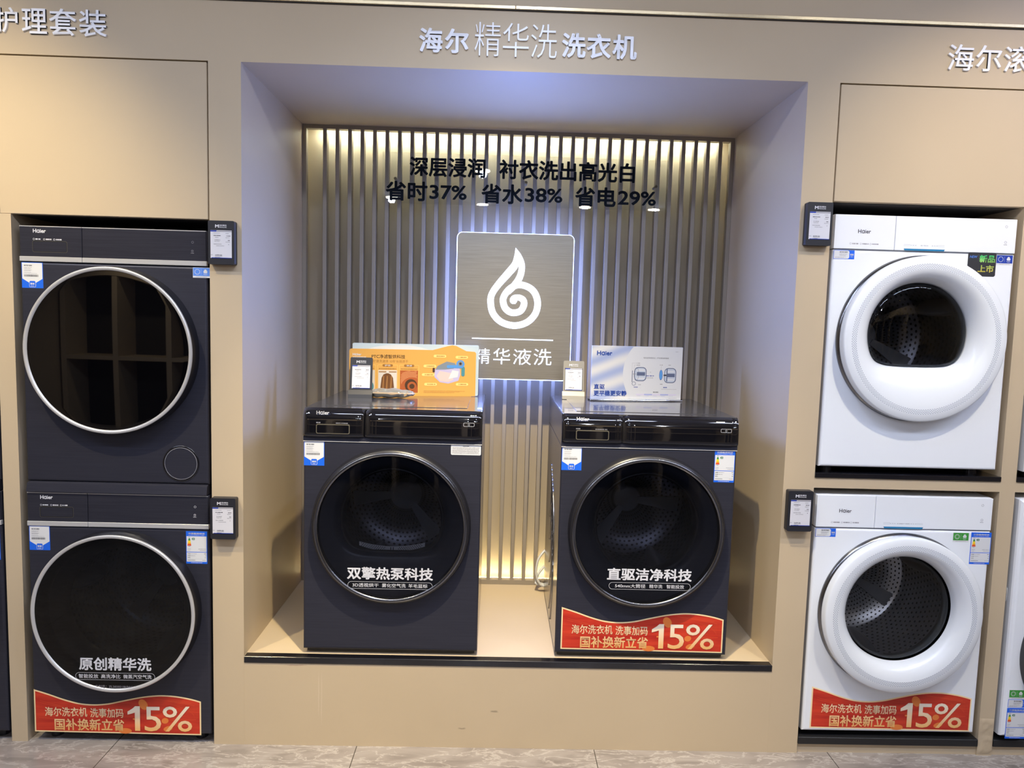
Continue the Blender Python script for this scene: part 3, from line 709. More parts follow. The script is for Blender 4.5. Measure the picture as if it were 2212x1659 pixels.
def drum(parent, c, r, y0, y1, m, backm, hub=0.05, lifters=3, rot=0.5):
    b = MB()
    b.lathe([(r*0.86, y0, 'steel' if m == 'drum' else 'ring_dark'), (r, y0+0.012, m), (r, y1, m)], c[0], c[1], m)
    b.lathe([(r, y1, backm), (r*0.97, y1+0.012, backm), (hub*1.25, y1+0.02, backm), (hub, y1+0.012, 'lifter'), (0.001, y1+0.010, 'lifter')], c[0], c[1], backm)
    d = b.build('drum', parent)
    for k in range(lifters):
        a = rot+2*PI*k/lifters; bb = MB(); n = Vector((math.cos(a), 0, math.sin(a))); tg = Vector((-math.sin(a), 0, math.cos(a)))
        rows = []
        for i in range(13):
            u = i/12; prof = math.sin(PI*u)**0.5; row = []
            for j in range(9):
                v = -1+j/4; hgt = 0.055*prof*(1-v*v); wd = 0.032*prof+0.004
                ang = v*wd/r; nn = n*math.cos(ang)+tg*math.sin(ang)
                p = Vector((c[0], 0, c[1]))+nn*(r-0.0015-hgt); p.y = y0+0.02+(y1-y0-0.03)*u; row.append(bb.bm.verts.new(p))
            rows.append(row)
        for i in range(12):
            for j in range(8):
                f = bb.bm.faces.new((rows[i][j], rows[i][j+1], rows[i+1][j+1], rows[i+1][j])); f.smooth = True; f.material_index = bb.mi('lifter')
        bb.build('lifter', d)
    # spokes of the drum back
    bb = MB()
    for k in range(3):
        a = rot+PI/3+2*PI*k/3; ca, sa = math.cos(a), math.sin(a)
        pts = [(c[0]+ca*hub*.8-sa*.012, c[1]+sa*hub*.8+ca*.012), (c[0]+ca*hub*.8+sa*.012, c[1]+sa*hub*.8-ca*.012), (c[0]+ca*r*.9+sa*.03, c[1]+sa*r*.9-ca*.03), (c[0]+ca*r*.9-sa*.03, c[1]+sa*r*.9+ca*.03)]
        bb.prism(pts, y1+0.004, y1+0.012, 'lifter')
    bb.build('back_spokes', d)
    return d
def power_icon(b, x, z, r, y, m):
    n = 24; pts = []
    for k in range(n+1):
        a = PI/2+0.5+(2*PI-1.0)*k/n; pts.append((x+r*math.cos(a), z+r*math.sin(a)))
    w = r*.2
    for k in range(n):
        (a, c), (d, e) = pts[k], pts[k+1]; s = (r-w)/r
        b.poly([(a, c), (d, e), (x+(d-x)*s, z+(e-z)*s), (x+(a-x)*s, z+(c-z)*s)], y, m)
    b.rect(x-w/2, x+w/2, z+r*.35, z+r*1.2, y, m)
def circle_icon(b, x, z, r, y, m):
    b.ring(circ(x, z, r, 24), r*.2, y, m); b.rect(x-r*.15, x+r*.3, z-r*.15, z+r*.15, y, m); b.micro(x-r*1.4, x+r*1.4, z-r*2.1, r*.5, y, m)
def d_shape(cx, cz, r, cut, rc, n=72):
    """circle with flat rounded bottom: returns radius function on angle"""
    def rad(a):
        rr = r
        s = math.sin(a)
        if s < 0:
            flat = cut/(-s)
            p = 9.0; rr = (r**-p+flat**-p)**(-1/p)
        return rr
    return rad

# ------------------------------------------------------------------ machine type A: dark column pair in the left bay
def machine_dark_stack(name, label, loc, upper, price):
    w = 0.598; t = thing(name, label, 'washing machine' if not upper else 'dryer', loc, group='dark front loaders in the left bays')
    z0 = 0.034; zs0, zs1, zt = 0.7535, 0.7695, 0.867; DZ = 0.473; R = 0.268; dp = 0.047
    body_shell(t, w, z0, zs0-0.001, 0.6, (0, DZ), 0.235, 'dark_body', 'dark_body', hole=not upper)
    if upper:
        b = MB(); b.prism([(-0.012, 0.0), (0.6, 0.0), (0.6, 0.033), (0.004, 0.033), (-0.006, 0.028)], -w/2+.004, w/2-.004, 'dark_body', axis='x'); plab(b.build('stacking_base', t), 'dark ledge under the dryer')
    else: feet(t, w, z0)
    # control panel
    b = MB(); b.box(-w/2, w/2, 0.004, 0.6, zs0, zt, 'dark_body', 0.003, 2); b.build('top_housing', t)
    sx = -0.0995
    b = MB(); b.box(sx+.0008, w/2-.002, -0.001, 0.02, zs1, zt-.0022, 'dark_panel', 0.0012, 1); b.rect(sx+.0008, w/2-.002, zt-.0030, zt-.0004, -0.0013, 'silver')
    power_icon(b, .254, .829, .0038, -.0013, 'inkgrey' if upper else 'ink_white'); circle_icon(b, .253, .801, .0036, -.0013, 'inkgrey' if upper else 'ink_white'); b.build('control_panel', t)
    b = MB(); b.box(-w/2+.002, sx-.0008, -0.001, 0.02, zs1, zt-.0022, 'dark_panel', 0.0012, 1); b.rect(-w/2+.002, sx-.0008, zt-.0030, zt-.0004, -0.0013, 'silver')
    for x, n in ((-.255, 1), (-.222, 1), (-.190, 1)):
        b.ring(circ(x+.003, .8245, .003, 14), .0008, -.0013, 'ink_white'); b.micro(x+.0085, x+.026, .8225, .0042, -.0013, 'ink_white')
    dr = b.build('detergent_drawer', t)
    b = MB(); b.ring(rrect(-.2566, -.1464, .7834, .8196, .0055, 4), .0009, -.0013, 'bronze'); b.ring(rrect(-.256, -.147, .784, .819, .005, 4), .0022, -.0014, 'blackmatt'); b.poly(rrect(-.2535, -.1495, .7865, .8165, .004, 4), -.0012, 'dark_panel'); b.build('drawer_handle', dr)
    b = MB(); b.text('Hɑier', -.254, -.213, .8445, .8572, -.0016, 'ink_white', .03); plab(b.build('brand_logo', t), 'silver letters')
    b = MB(); b.box(-w/2, sx-.0006, -0.003, 0.01, zs0, zs1, 'silver', 0.0012, 1); b.box(sx+.0006, w/2, -0.003, 0.01, zs0, zs1, 'silver', 0.0012, 1); plab(b.build('trim_strip', t), 'bright silver strip')
    # door
    b = MB(); b.lathe([(R+.004, 0.0), (R+.002, -.012), (R-.002, -dp+.004), (R-.004, -dp)], 0, DZ, 'dark_plastic'); 
    b.lathe([(R-.012, -dp+.004), (R-.03, -dp+.020), (0.236, -.004), (0.236, 0.0)] if not upper else [(R-.012, -dp+.004), (R-.012, -dp+.01)], 0, DZ, 'dark_plastic'); d = b.build('door', t)
    b = MB(); b.lathe([(R-.001, -dp+.006), (R, -dp-.001), (R-.003, -dp-.0035), (R-.010, -dp-.002), (R-.0125, -dp+.003)], 0, DZ, 'silver', 128); plab(b.build('door_ring', d), 'silver rim')
    b = MB(); b.lathe([(R-.0122, -dp+.0015), (R-.03, -dp+.0008), (0.001, -dp+.0008)], 0, DZ, 'black_mirror' if upper else 'dark_glass', 96); plab(b.build('door_glass', d), 'mirror black glass' if upper else 'dark tinted glass')
    if upper:
        b = MB(); b.lathe([(.0605, -.0002), (.0600, -.0014), (.0535, -.0014), (.053, .0)], .2075, .103, 'blackgloss', 56); b.lathe([(.0537, -.0014), (.0532, -.0022), (.0522, -.0016)], .2075, .103, 'inkgrey', 56)  # thin grey inner ring imitates the highlight on the black rim
        b.lathe([(.0545, -.0006), (.001, -.0006)], .2075, .103, 'dark_body', 56, smooth=False); b.build('filter_cover', t)
        wool_label(t, .2535, .716, 'blue2')
        service_label(t, -.2945, .668)
    else:
        drum(t, (0, DZ), .232, .06, .34, 'drum_dark', 'drum_dark', rot=0.9)
        b = MB(); b.lathe([(.235, -.004), (.222, .012), (.2, .03), (.2, .06)], 0, DZ, 'rubber'); b.build('gasket', d)
        b = MB(); y = -dp-.0002
        b.text('原创精华洗', -.1145, .1235, .2805, .3255, y, 'ink_white', .028)
        b.ring(rrect(-.127, .1345, .2475, .2725, .0124, 8), .0009, y, 'ink_white')
        b.text('智能投放', -.1165, -.052, .2530, .2675, y, 'ink_white', .006); b.text('高洗净比', -.043, .0205, .2530, .2675, y, 'ink_white', .006); b.text('微蒸汽空气洗', .030, .1235, .2530, .2675, y, 'ink_white', .006)
        b.text('专利号：ZL202021869441.2', -.063, .071, .2195, .2300, y, 'inkgrey', .004)
        plab(b.build('door_lettering', d), 'white lettering on the glass')
        service_label(t, -.2945, .6705); energy_label(t, .2225, .6345); promo_banner(t, -.296, .031)
    return t
def copy_tree(o, label, loc, group=None):
    def rec(x, parent):
        c = x.copy(); COL.objects.link(c)
        if parent: c.parent = parent
        for ch in list(x.children): rec(ch, c)
        return c
    c = rec(o, None); c.location = loc; c['label'] = label
    return c
XA = -1.2475
m2 = machine_dark_stack('washing_machine', 'dark washer with red banner at the bottom of the left stack', (XA, 0.0, 0.0), False, None)
m1 = machine_dark_stack('tumble_dryer', 'dark dryer with mirror black door stacked on the left washer', (XA, 0.004, 0.870), True, None)
m8 = copy_tree(m2, 'sliver of dark washer with red banner at the bottom left edge', (XA-0.683, 0.0, 0.0))
m7 = copy_tree(m1, 'sliver of dark stacked dryer at the left edge beside the pillar', (XA-0.683, 0.004, 0.870))

# ------------------------------------------------------------------ machine type B: dark pair on the niche platform
def machine_dark_free(name, label, cat, loc, dryer):
    w = 0.598; t = thing(name, label, cat, loc, group='dark front loaders on the niche platform')
    z0 = 0.018; zl = 0.741; zg = 0.758; zt = 0.853; DZ = 0.457; R = 0.265; dp = 0.034
    body_shell(t, w, z0, zl, 0.6, (0, DZ), 0.235, 'dark_body', 'side_metal')
    feet(t, w, z0, y=0.07)
    b = MB(); b.box(-w/2+.01, w/2-.01, 0.02, 0.58, 0.004, 0.0175, 'dark_plastic'); b.build('base_skirt', t)
    # side embossing: nested arcs
    b = MB()
    for k in range(6):
        ra = 0.16+0.055*k; zc = 0.50-0.05*k; pts = []
        for i in range(25):
            a = -0.95+1.9*i/24; pts.append((-w/2-.0005, 0.44-ra*0.62*math.cos(a)*1.0, zc+ra*math.sin(a)*0.8))
        pts = [p for p in pts if 0.03 < p[2] < 0.735 and 0.03 < p[1] < 0.58]
        if len(pts) > 2: b.tube(pts, 0.003, 'side_metal', 6)
    b.build('side_embossing', t)
    # upper housing and curved gloss fascia
    b = MB(); b.box(-w/2, w/2, 0.012, 0.6, zl, zt-.004, 'side_metal', 0.003, 2); b.build('top_housing', t)
    b = MB(); b.box(-w/2+.001, w/2-.001, 0.012, 0.598, zt-.006, zt, 'dark_top', 0.004, 3); b.ring(rrect(-w/2+.02, w/2-.02, 0.05, 0.56, .01), .0, 0, 'dark_top') if False else None
    b.build('top_plate', t)
    b = MB(); b.box(-w/2+.055, w/2-.055, 0.075, 0.575, zt-.001, zt+.0015, 'gloss_panel' if False else 'dark_top', 0.001, 1); plab(b.build('top_inset', t), 'glossy raised inset')
    sx = -0.0965
    def fascia(x0, x1, nm):
        bb = MB(); prof = [(0.0, zg), (-.010, zg+.001), (-.0135, zg+.006), (-.0135, zg+.03), (-.0115, zg+.055), (-.006, zg+.076), (.003, zg+.088), (.014, zt-.0005)]
        sp = smooth_path(prof, 4); n = 16; rows = []
        for i in range(n+1):
            u = i/n; x = x0+(x1-x0)*u; e = min(u, 1-u)*(x1-x0); back = 0.006*max(0, 1-e/0.012)**2
            rows.append([bb.bm.verts.new((x, p[0]+back, p[1])) for p in sp])
        for i in range(n):
            for j in range(len(sp)-1):
                f = bb.bm.faces.new((rows[i][j], rows[i+1][j], rows[i+1][j+1], rows[i][j+1])); f.smooth = True; f.material_index = bb.mi('gloss_panel')
        for rw in (rows[0], rows[-1]):
            bb.bm.faces.new([*rw, bb.bm.verts.new((rw[-1].co.x, .014, zg))]).material_index = bb.mi('dark_plastic')
        return bb
    b = fascia(sx+.0008, w/2, 'control_panel'); b.ring(rrect(.236, .272, .804, .8165, .003, 4), .0008, -.0139, 'ink_white'); power_icon(b, .254, .810, .0032, -.0139, 'ink_white'); b.build('control_panel', t)
    b = fascia(-w/2, sx-.0008, 'detergent_drawer')
    b.micro(-.253, -.238, .8035, .004, -.0139, 'inkgrey'); b.micro(-.188, -.148, .8035, .003, -.0139, 'inkgrey'); dr = b.build('detergent_drawer', t)
    b = MB(); b.prism(rrect(-.253, -.142, .769, .801, .005, 4), -.0165, -.0125, 'bronze'); b.poly(rrect(-.2505, -.1445, .7715, .7985, .004, 4), -.0168, 'gloss_panel'); b.build('drawer_handle', dr)
    b = MB(); b.text('Hɑier', -.2525, -.210, .8325, .8450, -.0138, 'ink_white', .03); plab(b.build('brand_logo', t), 'silver letters')
    b = MB(); b.box(-w/2, w/2, -.003, .012, zl+.0015, zg, 'dark_body', .001, 1); b.build('fascia_strip', t)
    b = MB(); b.box(-w/2, w/2, -.0035, .002, zl-.0015, zl+.0012, 'silver', .0006, 1); plab(b.build('trim_line', t), 'thin silver line')
    # door
    b = MB(); b.lathe([(R+.003, 0.0), (R+.002, -.018), (R-.003, -dp+.002), (R-.011, -dp)], 0, DZ, 'dark_plastic')
    b.lathe([(R-.020, -dp+.004), (R-.024, -.008), (R-.04, -.002)], 0, DZ, 'dark_plastic'); d = b.build('door', t)
    b = MB(); b.lathe([(R-.008, -dp+.001), (R-.009, -dp-.002), (R-.014, -dp-.003), (R-.0195, -dp-.0015), (R-.021, -dp+.003)], 0, DZ, 'ring_dark', 128); plab(b.build('door_ring', d), 'smoked chrome rim')
    b = MB(); b.lathe([(R-.0208, -dp+.002), (R-.03, -dp+.0012), (0.001, -dp+.0012)], 0, DZ, 'smoke_glass', 96); plab(b.build('door_glass', d), 'smoked glass')
    # inner panel with window opening
    n = 96; rings = []
    if dryer: rf = d_shape(0, 0, .176, .118, .05); wc = (0, DZ+.022)
    else: rf = lambda a: .180; wc = (0, DZ+.022)
    def loop(fr, y): return [(p[0], y, p[1]) for p in fr]
    outer = [(.2445*math.cos(2*PI*k/n), DZ+.2445*math.sin(2*PI*k/n)) for k in range(n)]
    inner = [(wc[0]+rf(2*PI*k/n)*math.cos(2*PI*k/n), wc[1]+rf(2*PI*k/n)*math.sin(2*PI*k/n)) for k in range(n)]
    mid = [(i[0]*1.14-wc[0]*.14, i[1]*1.14-wc[1]*.14) for i in inner]
    b = MB(); b.grid_ring([loop(outer, -.014), loop(mid, -.006), loop(inner, .004), loop(inner, .03)], 'navy_panel'); b.build('window_panel', d)
    b = MB(); i2 = [(wc[0]+(i[0]-wc[0])*.985, wc[1]+(i[1]-wc[1])*.985) for i in inner]; i3 = [(wc[0]+(i[0]-wc[0])*.94, wc[1]+(i[1]-wc[1])*.94) for i in inner]
    b.grid_ring([loop(inner, .002), loop(i2, -.002), loop(i3, .004), loop(i3, .05)], 'ring_dark' if False else 'dark_plastic'); b.build('window_rim', d)
    if dryer:
        b = MB(); cz = wc[1]-.118
        for i in range(22):
            for k, (u0, u1) in enumerate(((i/22, (i+1)/22),)):
                x0_, x1_ = -.112+.224*u0, -.112+.224*u1; f0 = .012*(2*u0-1)**2*1.6; f1 = .012*(2*u1-1)**2*1.6
                b.poly([(x0_, cz+.002+f0), (x1_, cz+.002+f1), (x1_, cz+.020+f1*.8), (x0_, cz+.020+f0*.8)], .012, 'paper')
        for i in range(30):
            for j in range(3):
                x = -.104+i*.0072+(j % 2)*.0036
                if abs(x) < .022 or abs(x) > .104: continue
                b.poly(circ(x, cz+.0062+j*.0046+.0192*(x/.112)**2*.9, .0017, 8), .0116, 'inkdark')
        for x in (-.004, .004): b.rect(x-.0015, x+.0015, cz+.005, cz+.017, .0116, 'inkdark')
        plab(b.build('lint_filter', d), 'pale perforated lint filter')
    drum(t, (0, DZ+.02), .225, .06, .36, 'drum_dark' if dryer else 'drum_dark', 'drum_dark', hub=.062 if dryer else .05, rot=2.2 if dryer else .95)
    b = MB(); y = -dp+.0008
    if dryer:
        b.text('双擎热泵科技', -.1435, .1455, .2795, .3225, y, 'ink_white', .028)
        subs = (('3D透视烘干', -.125, -.037), ('雾化空气洗', -.026, .054), ('羊毛蓝标', .063, .127)); pz = .2475; px0, px1 = -.141, .144
    else:
        b.text('直驱洁净科技', -.1325, .1570, .2925, .3355, y, 'ink_white', .028)
        subs = (('540mm大筒径', -.104, .000), ('精华洗', .013, .058), ('智能投放', .072, .132)); pz = .2610; px0, px1 = -.125, .154
    b.ring(rrect(px0, px1, pz, pz+.0245, .0122, 8), .0009, y, 'ink_white')
    for s, a, c in subs: b.text(s, a, c, pz+.0058, pz+.0192, y, 'ink_white', .006)
    plab(b.build('door_lettering', d), 'white lettering on the glass')
    service_label(t, -.297, .6575 if dryer else .661)
    if dryer: notice_label(t, .195, .705)
    else: energy_label(t, .2235, .631); promo_banner(t, -.279, .027, w=.564)
    return t
m3 = machine_dark_free('tumble_dryer', 'dark dryer on the niche platform left of the slat strip', 'dryer', (-0.3435, 0.026, ZB), True)
m4 = machine_dark_free('washing_machine', 'dark washer with red banner on the niche platform', 'washing machine', (0.523, 0.03, ZB), False)

# ------------------------------------------------------------------ machine type C: white pair in the right bay
def machine_white(name, label, cat, loc, kind):
    w = 0.606; t = thing(name, label, cat, loc, group='white front loaders in the right bays')
    z0 = 0.022; zp = 0.7475; zt = 0.860; DZ = 0.457; R = 0.271
    body_shell(t, w, z0, zp-.004, 0.6, (0, DZ), 0.215, 'white_body', 'white_side')
    feet(t, w, z0, y=0.06)
    b = MB(); b.box(-w/2+.004, w/2-.004, .004, .59, zp-.0045, zp+.001, 'grey_line'); b.build('shadow_groove', t)
    b = MB(); b.box(-w/2, w/2, .006, .6, zp, zt-.001, 'white_body', .004, 3); b.build('top_housing', t)
    sx = -.1005
    b = MB(); b.box(sx+.0007, w/2-.001, 0, .02, zp, zt-.002, 'white_body', .0015, 2); y = -.0003
    if kind != 'plain':
        power_icon(b, .267, .834, .0042, y, 'inkgrey'); circle_icon(b, .268, .783, .0042, y, 'inkgrey')
        for s in (-1, 1):
            for zz in (.7625, .7665): b.rect(-.0025+s*.068-(.0 if s > 0 else -.0)-.022*(1 if s > 0 else 0), -.0025+s*.068+.022*(1 if s < 0 else 0), zz, zz+.0005, y, 'inkgrey')
            for k in range(3):
                x = -.0025+s*(.043-k*.0075); 
                b.poly([(x-.003, .7625), (x-.0022, .7625), (x+.003, .7667), (x+.0022, .7667)], y, 'inkgrey'); b.poly([(x+.0022, .7625), (x+.003, .7625), (x-.0022, .7667), (x-.003, .7667)], y, 'inkgrey')
        if kind == 'dryer': b.text('3D TECH', -.014, .011, .7625, .7665, y, 'inkgrey', .004)
        else: b.text('AI DIRECT DRIVE', -.024, .020, .7625, .7665, y, 'inkgrey', .004)
    b.build('control_panel', t)
    b = MB(); b.box(-w/2+.001, sx-.0007, 0, .02, zp, zt-.002, 'white_body', .0015, 2)
    if kind != 'plain':
        for x, n in ((-.250, .021), (-.216, .021), (-.184, .021)):
            b.ring(circ(x+.003, .7645, .003, 14), .0007, y, 'inkgrey'); b.micro(x+.0085, x+.0085+n, .7625, .0042, y, 'inkgrey')
    dr = b.build('detergent_drawer', t)
    if kind != 'plain':
        b = MB(); b.text('Hɑier', -.2245, -.182, .7985, .8115, -.0005, 'inkdark', .012); plab(b.build('brand_logo', t), 'dark grey letters')
        b = MB(); b.prism([(-.069, .7535), (-.066, .7475), (.064, .7475), (.067, .7535)], -.0015, .0, mat('teal_blue_lip', srgb(40, 120, 165), .25)); plab(b.build('finger_grip', t), 'teal blue grip slot')
    if kind in ('dryer', 'washer'):
        n = 120
        if kind == 'dryer': rf = d_shape(0, 0, .168, .110, .05); wc = (0, .475)
        else: rf = lambda a: .187; wc = (0, .467)
        A = [2*PI*k/n for k in range(n)]
        def lp(f, y):     # f: 0 outer circle, 1 inner opening
            out = []
            for a in A:
                ro = Vector((R*math.cos(a), DZ+R*math.sin(a))); ri = Vector((wc[0]+rf(a)*math.cos(a), wc[1]+rf(a)*math.sin(a)))
                p = ro.lerp(ri, f); out.append((p.x, y, p.y))
            return out
        def lo(r, y): return [(r*math.cos(a), y, DZ+r*math.sin(a)) for a in A]
        b = MB(); rr = .238
        prof = [lo(.262, -.012), lo(R-.001, -.016), lo(R, -.020), lo(R, -.040), lo(R-.0015, -.0445), lo(R-.005, -.0470), lo(.246, -.0500)]
        b.grid_ring(prof, 'white_door')
        R2 = .246
        b.lathe([(R2, -.0500), (.238, -.0506), (.229, -.0502)], 0, DZ, 'white_dots', n)
        Rr = .229
        def lq(f, y):
            out = []
            for a in A:
                ro = Vector((Rr*math.cos(a), DZ+Rr*math.sin(a))); ri = Vector((wc[0]+rf(a)*math.cos(a), wc[1]+rf(a)*math.sin(a)))
                p = ro.lerp(ri, f); out.append((p.x, y, p.y))
            return out
        if kind == 'dryer': fy = ((0, -.0502), (.15, -.0485), (.40, -.042), (.65, -.030), (.85, -.014), (.96, .002), (1.0, .012))
        else: fy = ((0, -.0502), (.2, -.048), (.5, -.041), (.8, -.029), (.95, -.016), (1.0, .002))
        b.grid_ring([lq(f, yy) for f, yy in fy], 'white_door'); d = b.build('door', t)
        b = MB(); b.lathe([(.2760, 0), (.2750, -.004), (.270, -.010), (.262, -.014)], 0, DZ, 'ring_dark', n); plab(b.build('door_hinge_ring', d), 'chrome gap ring behind the door')
        pts = [(wc[0]+rf(a)*math.cos(a), wc[1]+rf(a)*math.sin(a)) for a in A]
        def sc(k, y): return [(wc[0]+(p[0]-wc[0])*k, y, wc[1]+(p[1]-wc[1])*k) for p in pts]
        b = MB(); b.grid_ring([sc(1.0, .010), sc(.985, .004), sc(.9, -.001), sc(.6, -.006), sc(.3, -.008), sc(.02, -.0085)], 'clear_glass'); plab(b.build('door_glass', d), 'clear bulging glass')
        b = MB(); b.grid_ring([sc(1.002, .012), sc(.97, .014), sc(.95, .03), sc(1.0, .055)], 'rubber'); b.build('gasket', d)
        drum(t, (0, .462), .232, .06, .36, 'drum' if kind == 'washer' else 'drum_dark', 'drum' if kind == 'washer' else 'drum_dark', hub=.055, rot=2.6)
    return t
MWX = 1.3950
m5 = machine_white('tumble_dryer', 'white dryer with flat bottomed window on the shelf of the right bay', 'dryer', (MWX, 0.0, 0.9935), 'dryer')
service_label_wide(m5, -.3005, .7135); new_label(m5, .147, .670); wool_label(m5, .242, .709, 'navy')
m6 = machine_white('washing_machine', 'white washer with round window and red banner in the right bay', 'washing machine', (MWX+.001, 0.0, 0.0595), 'washer')
service_label_wide(m6, -.3005, .714); wool_label(m6, .173, .705, 'green'); energy_label(m6, .236, .629); promo_banner(m6, -.277, .028, w=.564)
m9 = machine_white('tumble_dryer', 'sliver of white dryer at the right edge above the shelf strip', 'dryer', (MWX+.690, -0.02, 0.9935), 'plain')
def twin_drum(label, loc):
    w = 0.606; t = thing('washing_machine', label, 'washing machine', loc, group='white front loaders in the right bays')
    body_shell(t, w, .022, .858, .6, (0, .32), .215, 'white_body', 'white_side', r=.014); feet(t, w, .022, y=.06)
    b = MB(); b.box(-w/2+.001, w/2-.001, .012, .6, .8565, .861, 'white_body', .0015, 1); b.build('top_plate', t)
    b = MB(); b.lathe([(.262, .0), (.258, -.02), (.245, -.034), (.222, -.036), (.205, -.02)], 0, .32, 'rubber'); d = b.build('door', t)
    b = MB(); b.lathe([(.206, -.02), (.1, -.026), (.001, -.028)], 0, .32, 'dark_glass'); b.build('door_glass', d)
    for a in (2.3, 2.75, 3.2, 3.65, 4.0):
        b = MB(); b.box(.25*math.cos(a)-.006, .25*math.cos(a)+.006, -.034, -.01, .32+.25*math.sin(a)-.01, .32+.25*math.sin(a)+.01, 'dark_plastic', .002, 1); b.build('rim_clip', d)
    drum(t, (0, .32), .225, .06, .34, 'drum_dark', 'drum_dark', lifters=3)
    b = MB(); b.lathe([(.140, 0), (.138, -.012), (.128, -.018), (.112, -.014)], -.140, .705, 'rubber', 64); d2 = b.build('small_door', t)
    b = MB(); b.lathe([(.113, -.014), (.06, -.018), (.001, -.019)], -.140, .705, 'black_mirror', 64); b.build('door_glass', d2)
    return t
m10 = twin_drum('white machine with dark porthole rims cut by the lower right edge', (MWX+.690, -0.02, 0.0595))
def m10_extras(t):
    wool_label(t, -.287, .160, 'green'); service_label_wide(t, -.288, .1295); energy_label(t, -.289, .0165)
    b = MB(); b.prism(rrect(.03, .058, .492, .548, .012, 6), -.3045, -.3028, 'white_body', axis='x'); b.prism(rrect(.036, .052, .503, .537, .006, 6), -.3052, -.3044, 'grey_line', axis='x'); b.build('side_latch', t)
m10_extras(m10)

# ------------------------------------------------------------------ price tags
def tag_face(b, price, body, w=0.083, h=0.138, yf=0.0):
    y = lambda k: yf-.0002*k-.0001
    b.text('M', .023, .0345, .1155, .1255, y(1), 'ink_white', .03); b.text('红星·美凯龙', .0355, .059, .1207, .1258, y(1), 'ink_white', .02); b.text('MACALLINE', .0355, .059, .1157, .1190, y(1), 'ink_white', .02)
    b.rect(.006, .0775, .018, .1085, y(1), 'blackmatt'); b.rect(.008, .0755, .0195, .1075, y(2), 'eink')
    b.rect(.008, .0275, .1030, .1072, y(3), 'navy'); b.rect(.0280, .0755, .1030, .1060, y(3), 'inkgrey')
    for x0, x1, z, hh, c in ((.018, .038, .0975, .0016, 'inkgrey'), (.056, .067, .0970, .0016, 'inkgrey'), (.018, .042, .0895, .0026, 'inkdark'), (.059, .071, .0888, .0026, 'inkdark'), (.023, .034, .0845, .0018, 'inkgrey'), (.056, .068, .0835, .0018, 'inkgrey'),
                            (.021, .039, .0755, .0024, 'inkgrey'), (.063, .069, .0748, .0026, 'inkdark'), (.021, .037, .0712, .0018, 'inkgrey'), (.056, .070, .0702, .0018, 'inkgrey'), (.018, .043, .0628, .0022, 'inkgrey'), (.065, .067, .0618, .0024, 'inkdark'), (.026, .052, .0575, .0018, 'inkgrey'),
                            (.009, .0165, .0290, .0018, 'inkgrey'), (.023, .045, .0243, .0014, 'inkgrey'), (.022, .038, .0212, .0014, 'inkdark')):
        b.micro(x0, x1, z, hh, y(3), c)
    b.text(price, .0225, .0445, .0270, .0312, y(3), 'inkdark', .02)
    b.rect(.011, .0755, .0195, .0215, y(4), 'navy')
def wall_tag(x, z, price, label):
    b = MB(); b.prism(rrect(0, .083, 0, .138, .005, 4), -.026, 0.0, 'tag_black'); t = b.build('price_tag', None, (x, -.0002, z)); tag(t, label, 'price tag', 'wall price tags')
    b = MB(); tag_face(b, price, 'tag_black', yf=-.0262); plab(b.build('tag_screen', t), 'pale paper like screen')
wall_tag(-.9325, 1.6290, '6499.00', 'black electronic price tag on the pillar beside the upper dark dryer')
wall_tag(-.9340, .7285, '5499.00', 'black electronic price tag on the pillar beside the lower dark washer')
wall_tag(.9885, 1.7455, '8299.00', 'black electronic price tag on the pillar beside the upper white dryer')
wall_tag(.9855, .7970, '5699.00', 'black electronic price tag on the pillar beside the lower white washer')
def stand_tag(loc, rz, price, body, label):
    t = thing('price_tag', label, 'price tag', loc, rz, 'standing price tags')
    b = MB(); b.prism([(-.020, 0), (.040, 0), (.040, .005), (.012, .010), (.004, .030), (-.006, .030), (-.016, .014)], -.003, .086, body, axis='x'); b.build('foot', t)
    b = MB(); b.prism(rrect(0, .083, 0, .138, .005, 4), 0, .012, body); p = b.build('tag_body', t, (0, .0, .016)); p.rotation_euler = (math.radians(-11), 0, 0)
    b = MB(); tag_face(b, price, body, yf=-.0002); s = b.build('tag_screen', p)
stand_tag((-.556, .345, 1.1695), math.radians(4), '8799.00', 'tag_black', 'black price tag standing on the niche dryer in front of orange board')
stand_tag((.266, .497, 1.1695), math.radians(-3), '5999.00', 'tag_grey', 'champagne price tag standing on the niche washer beside the lit sign')

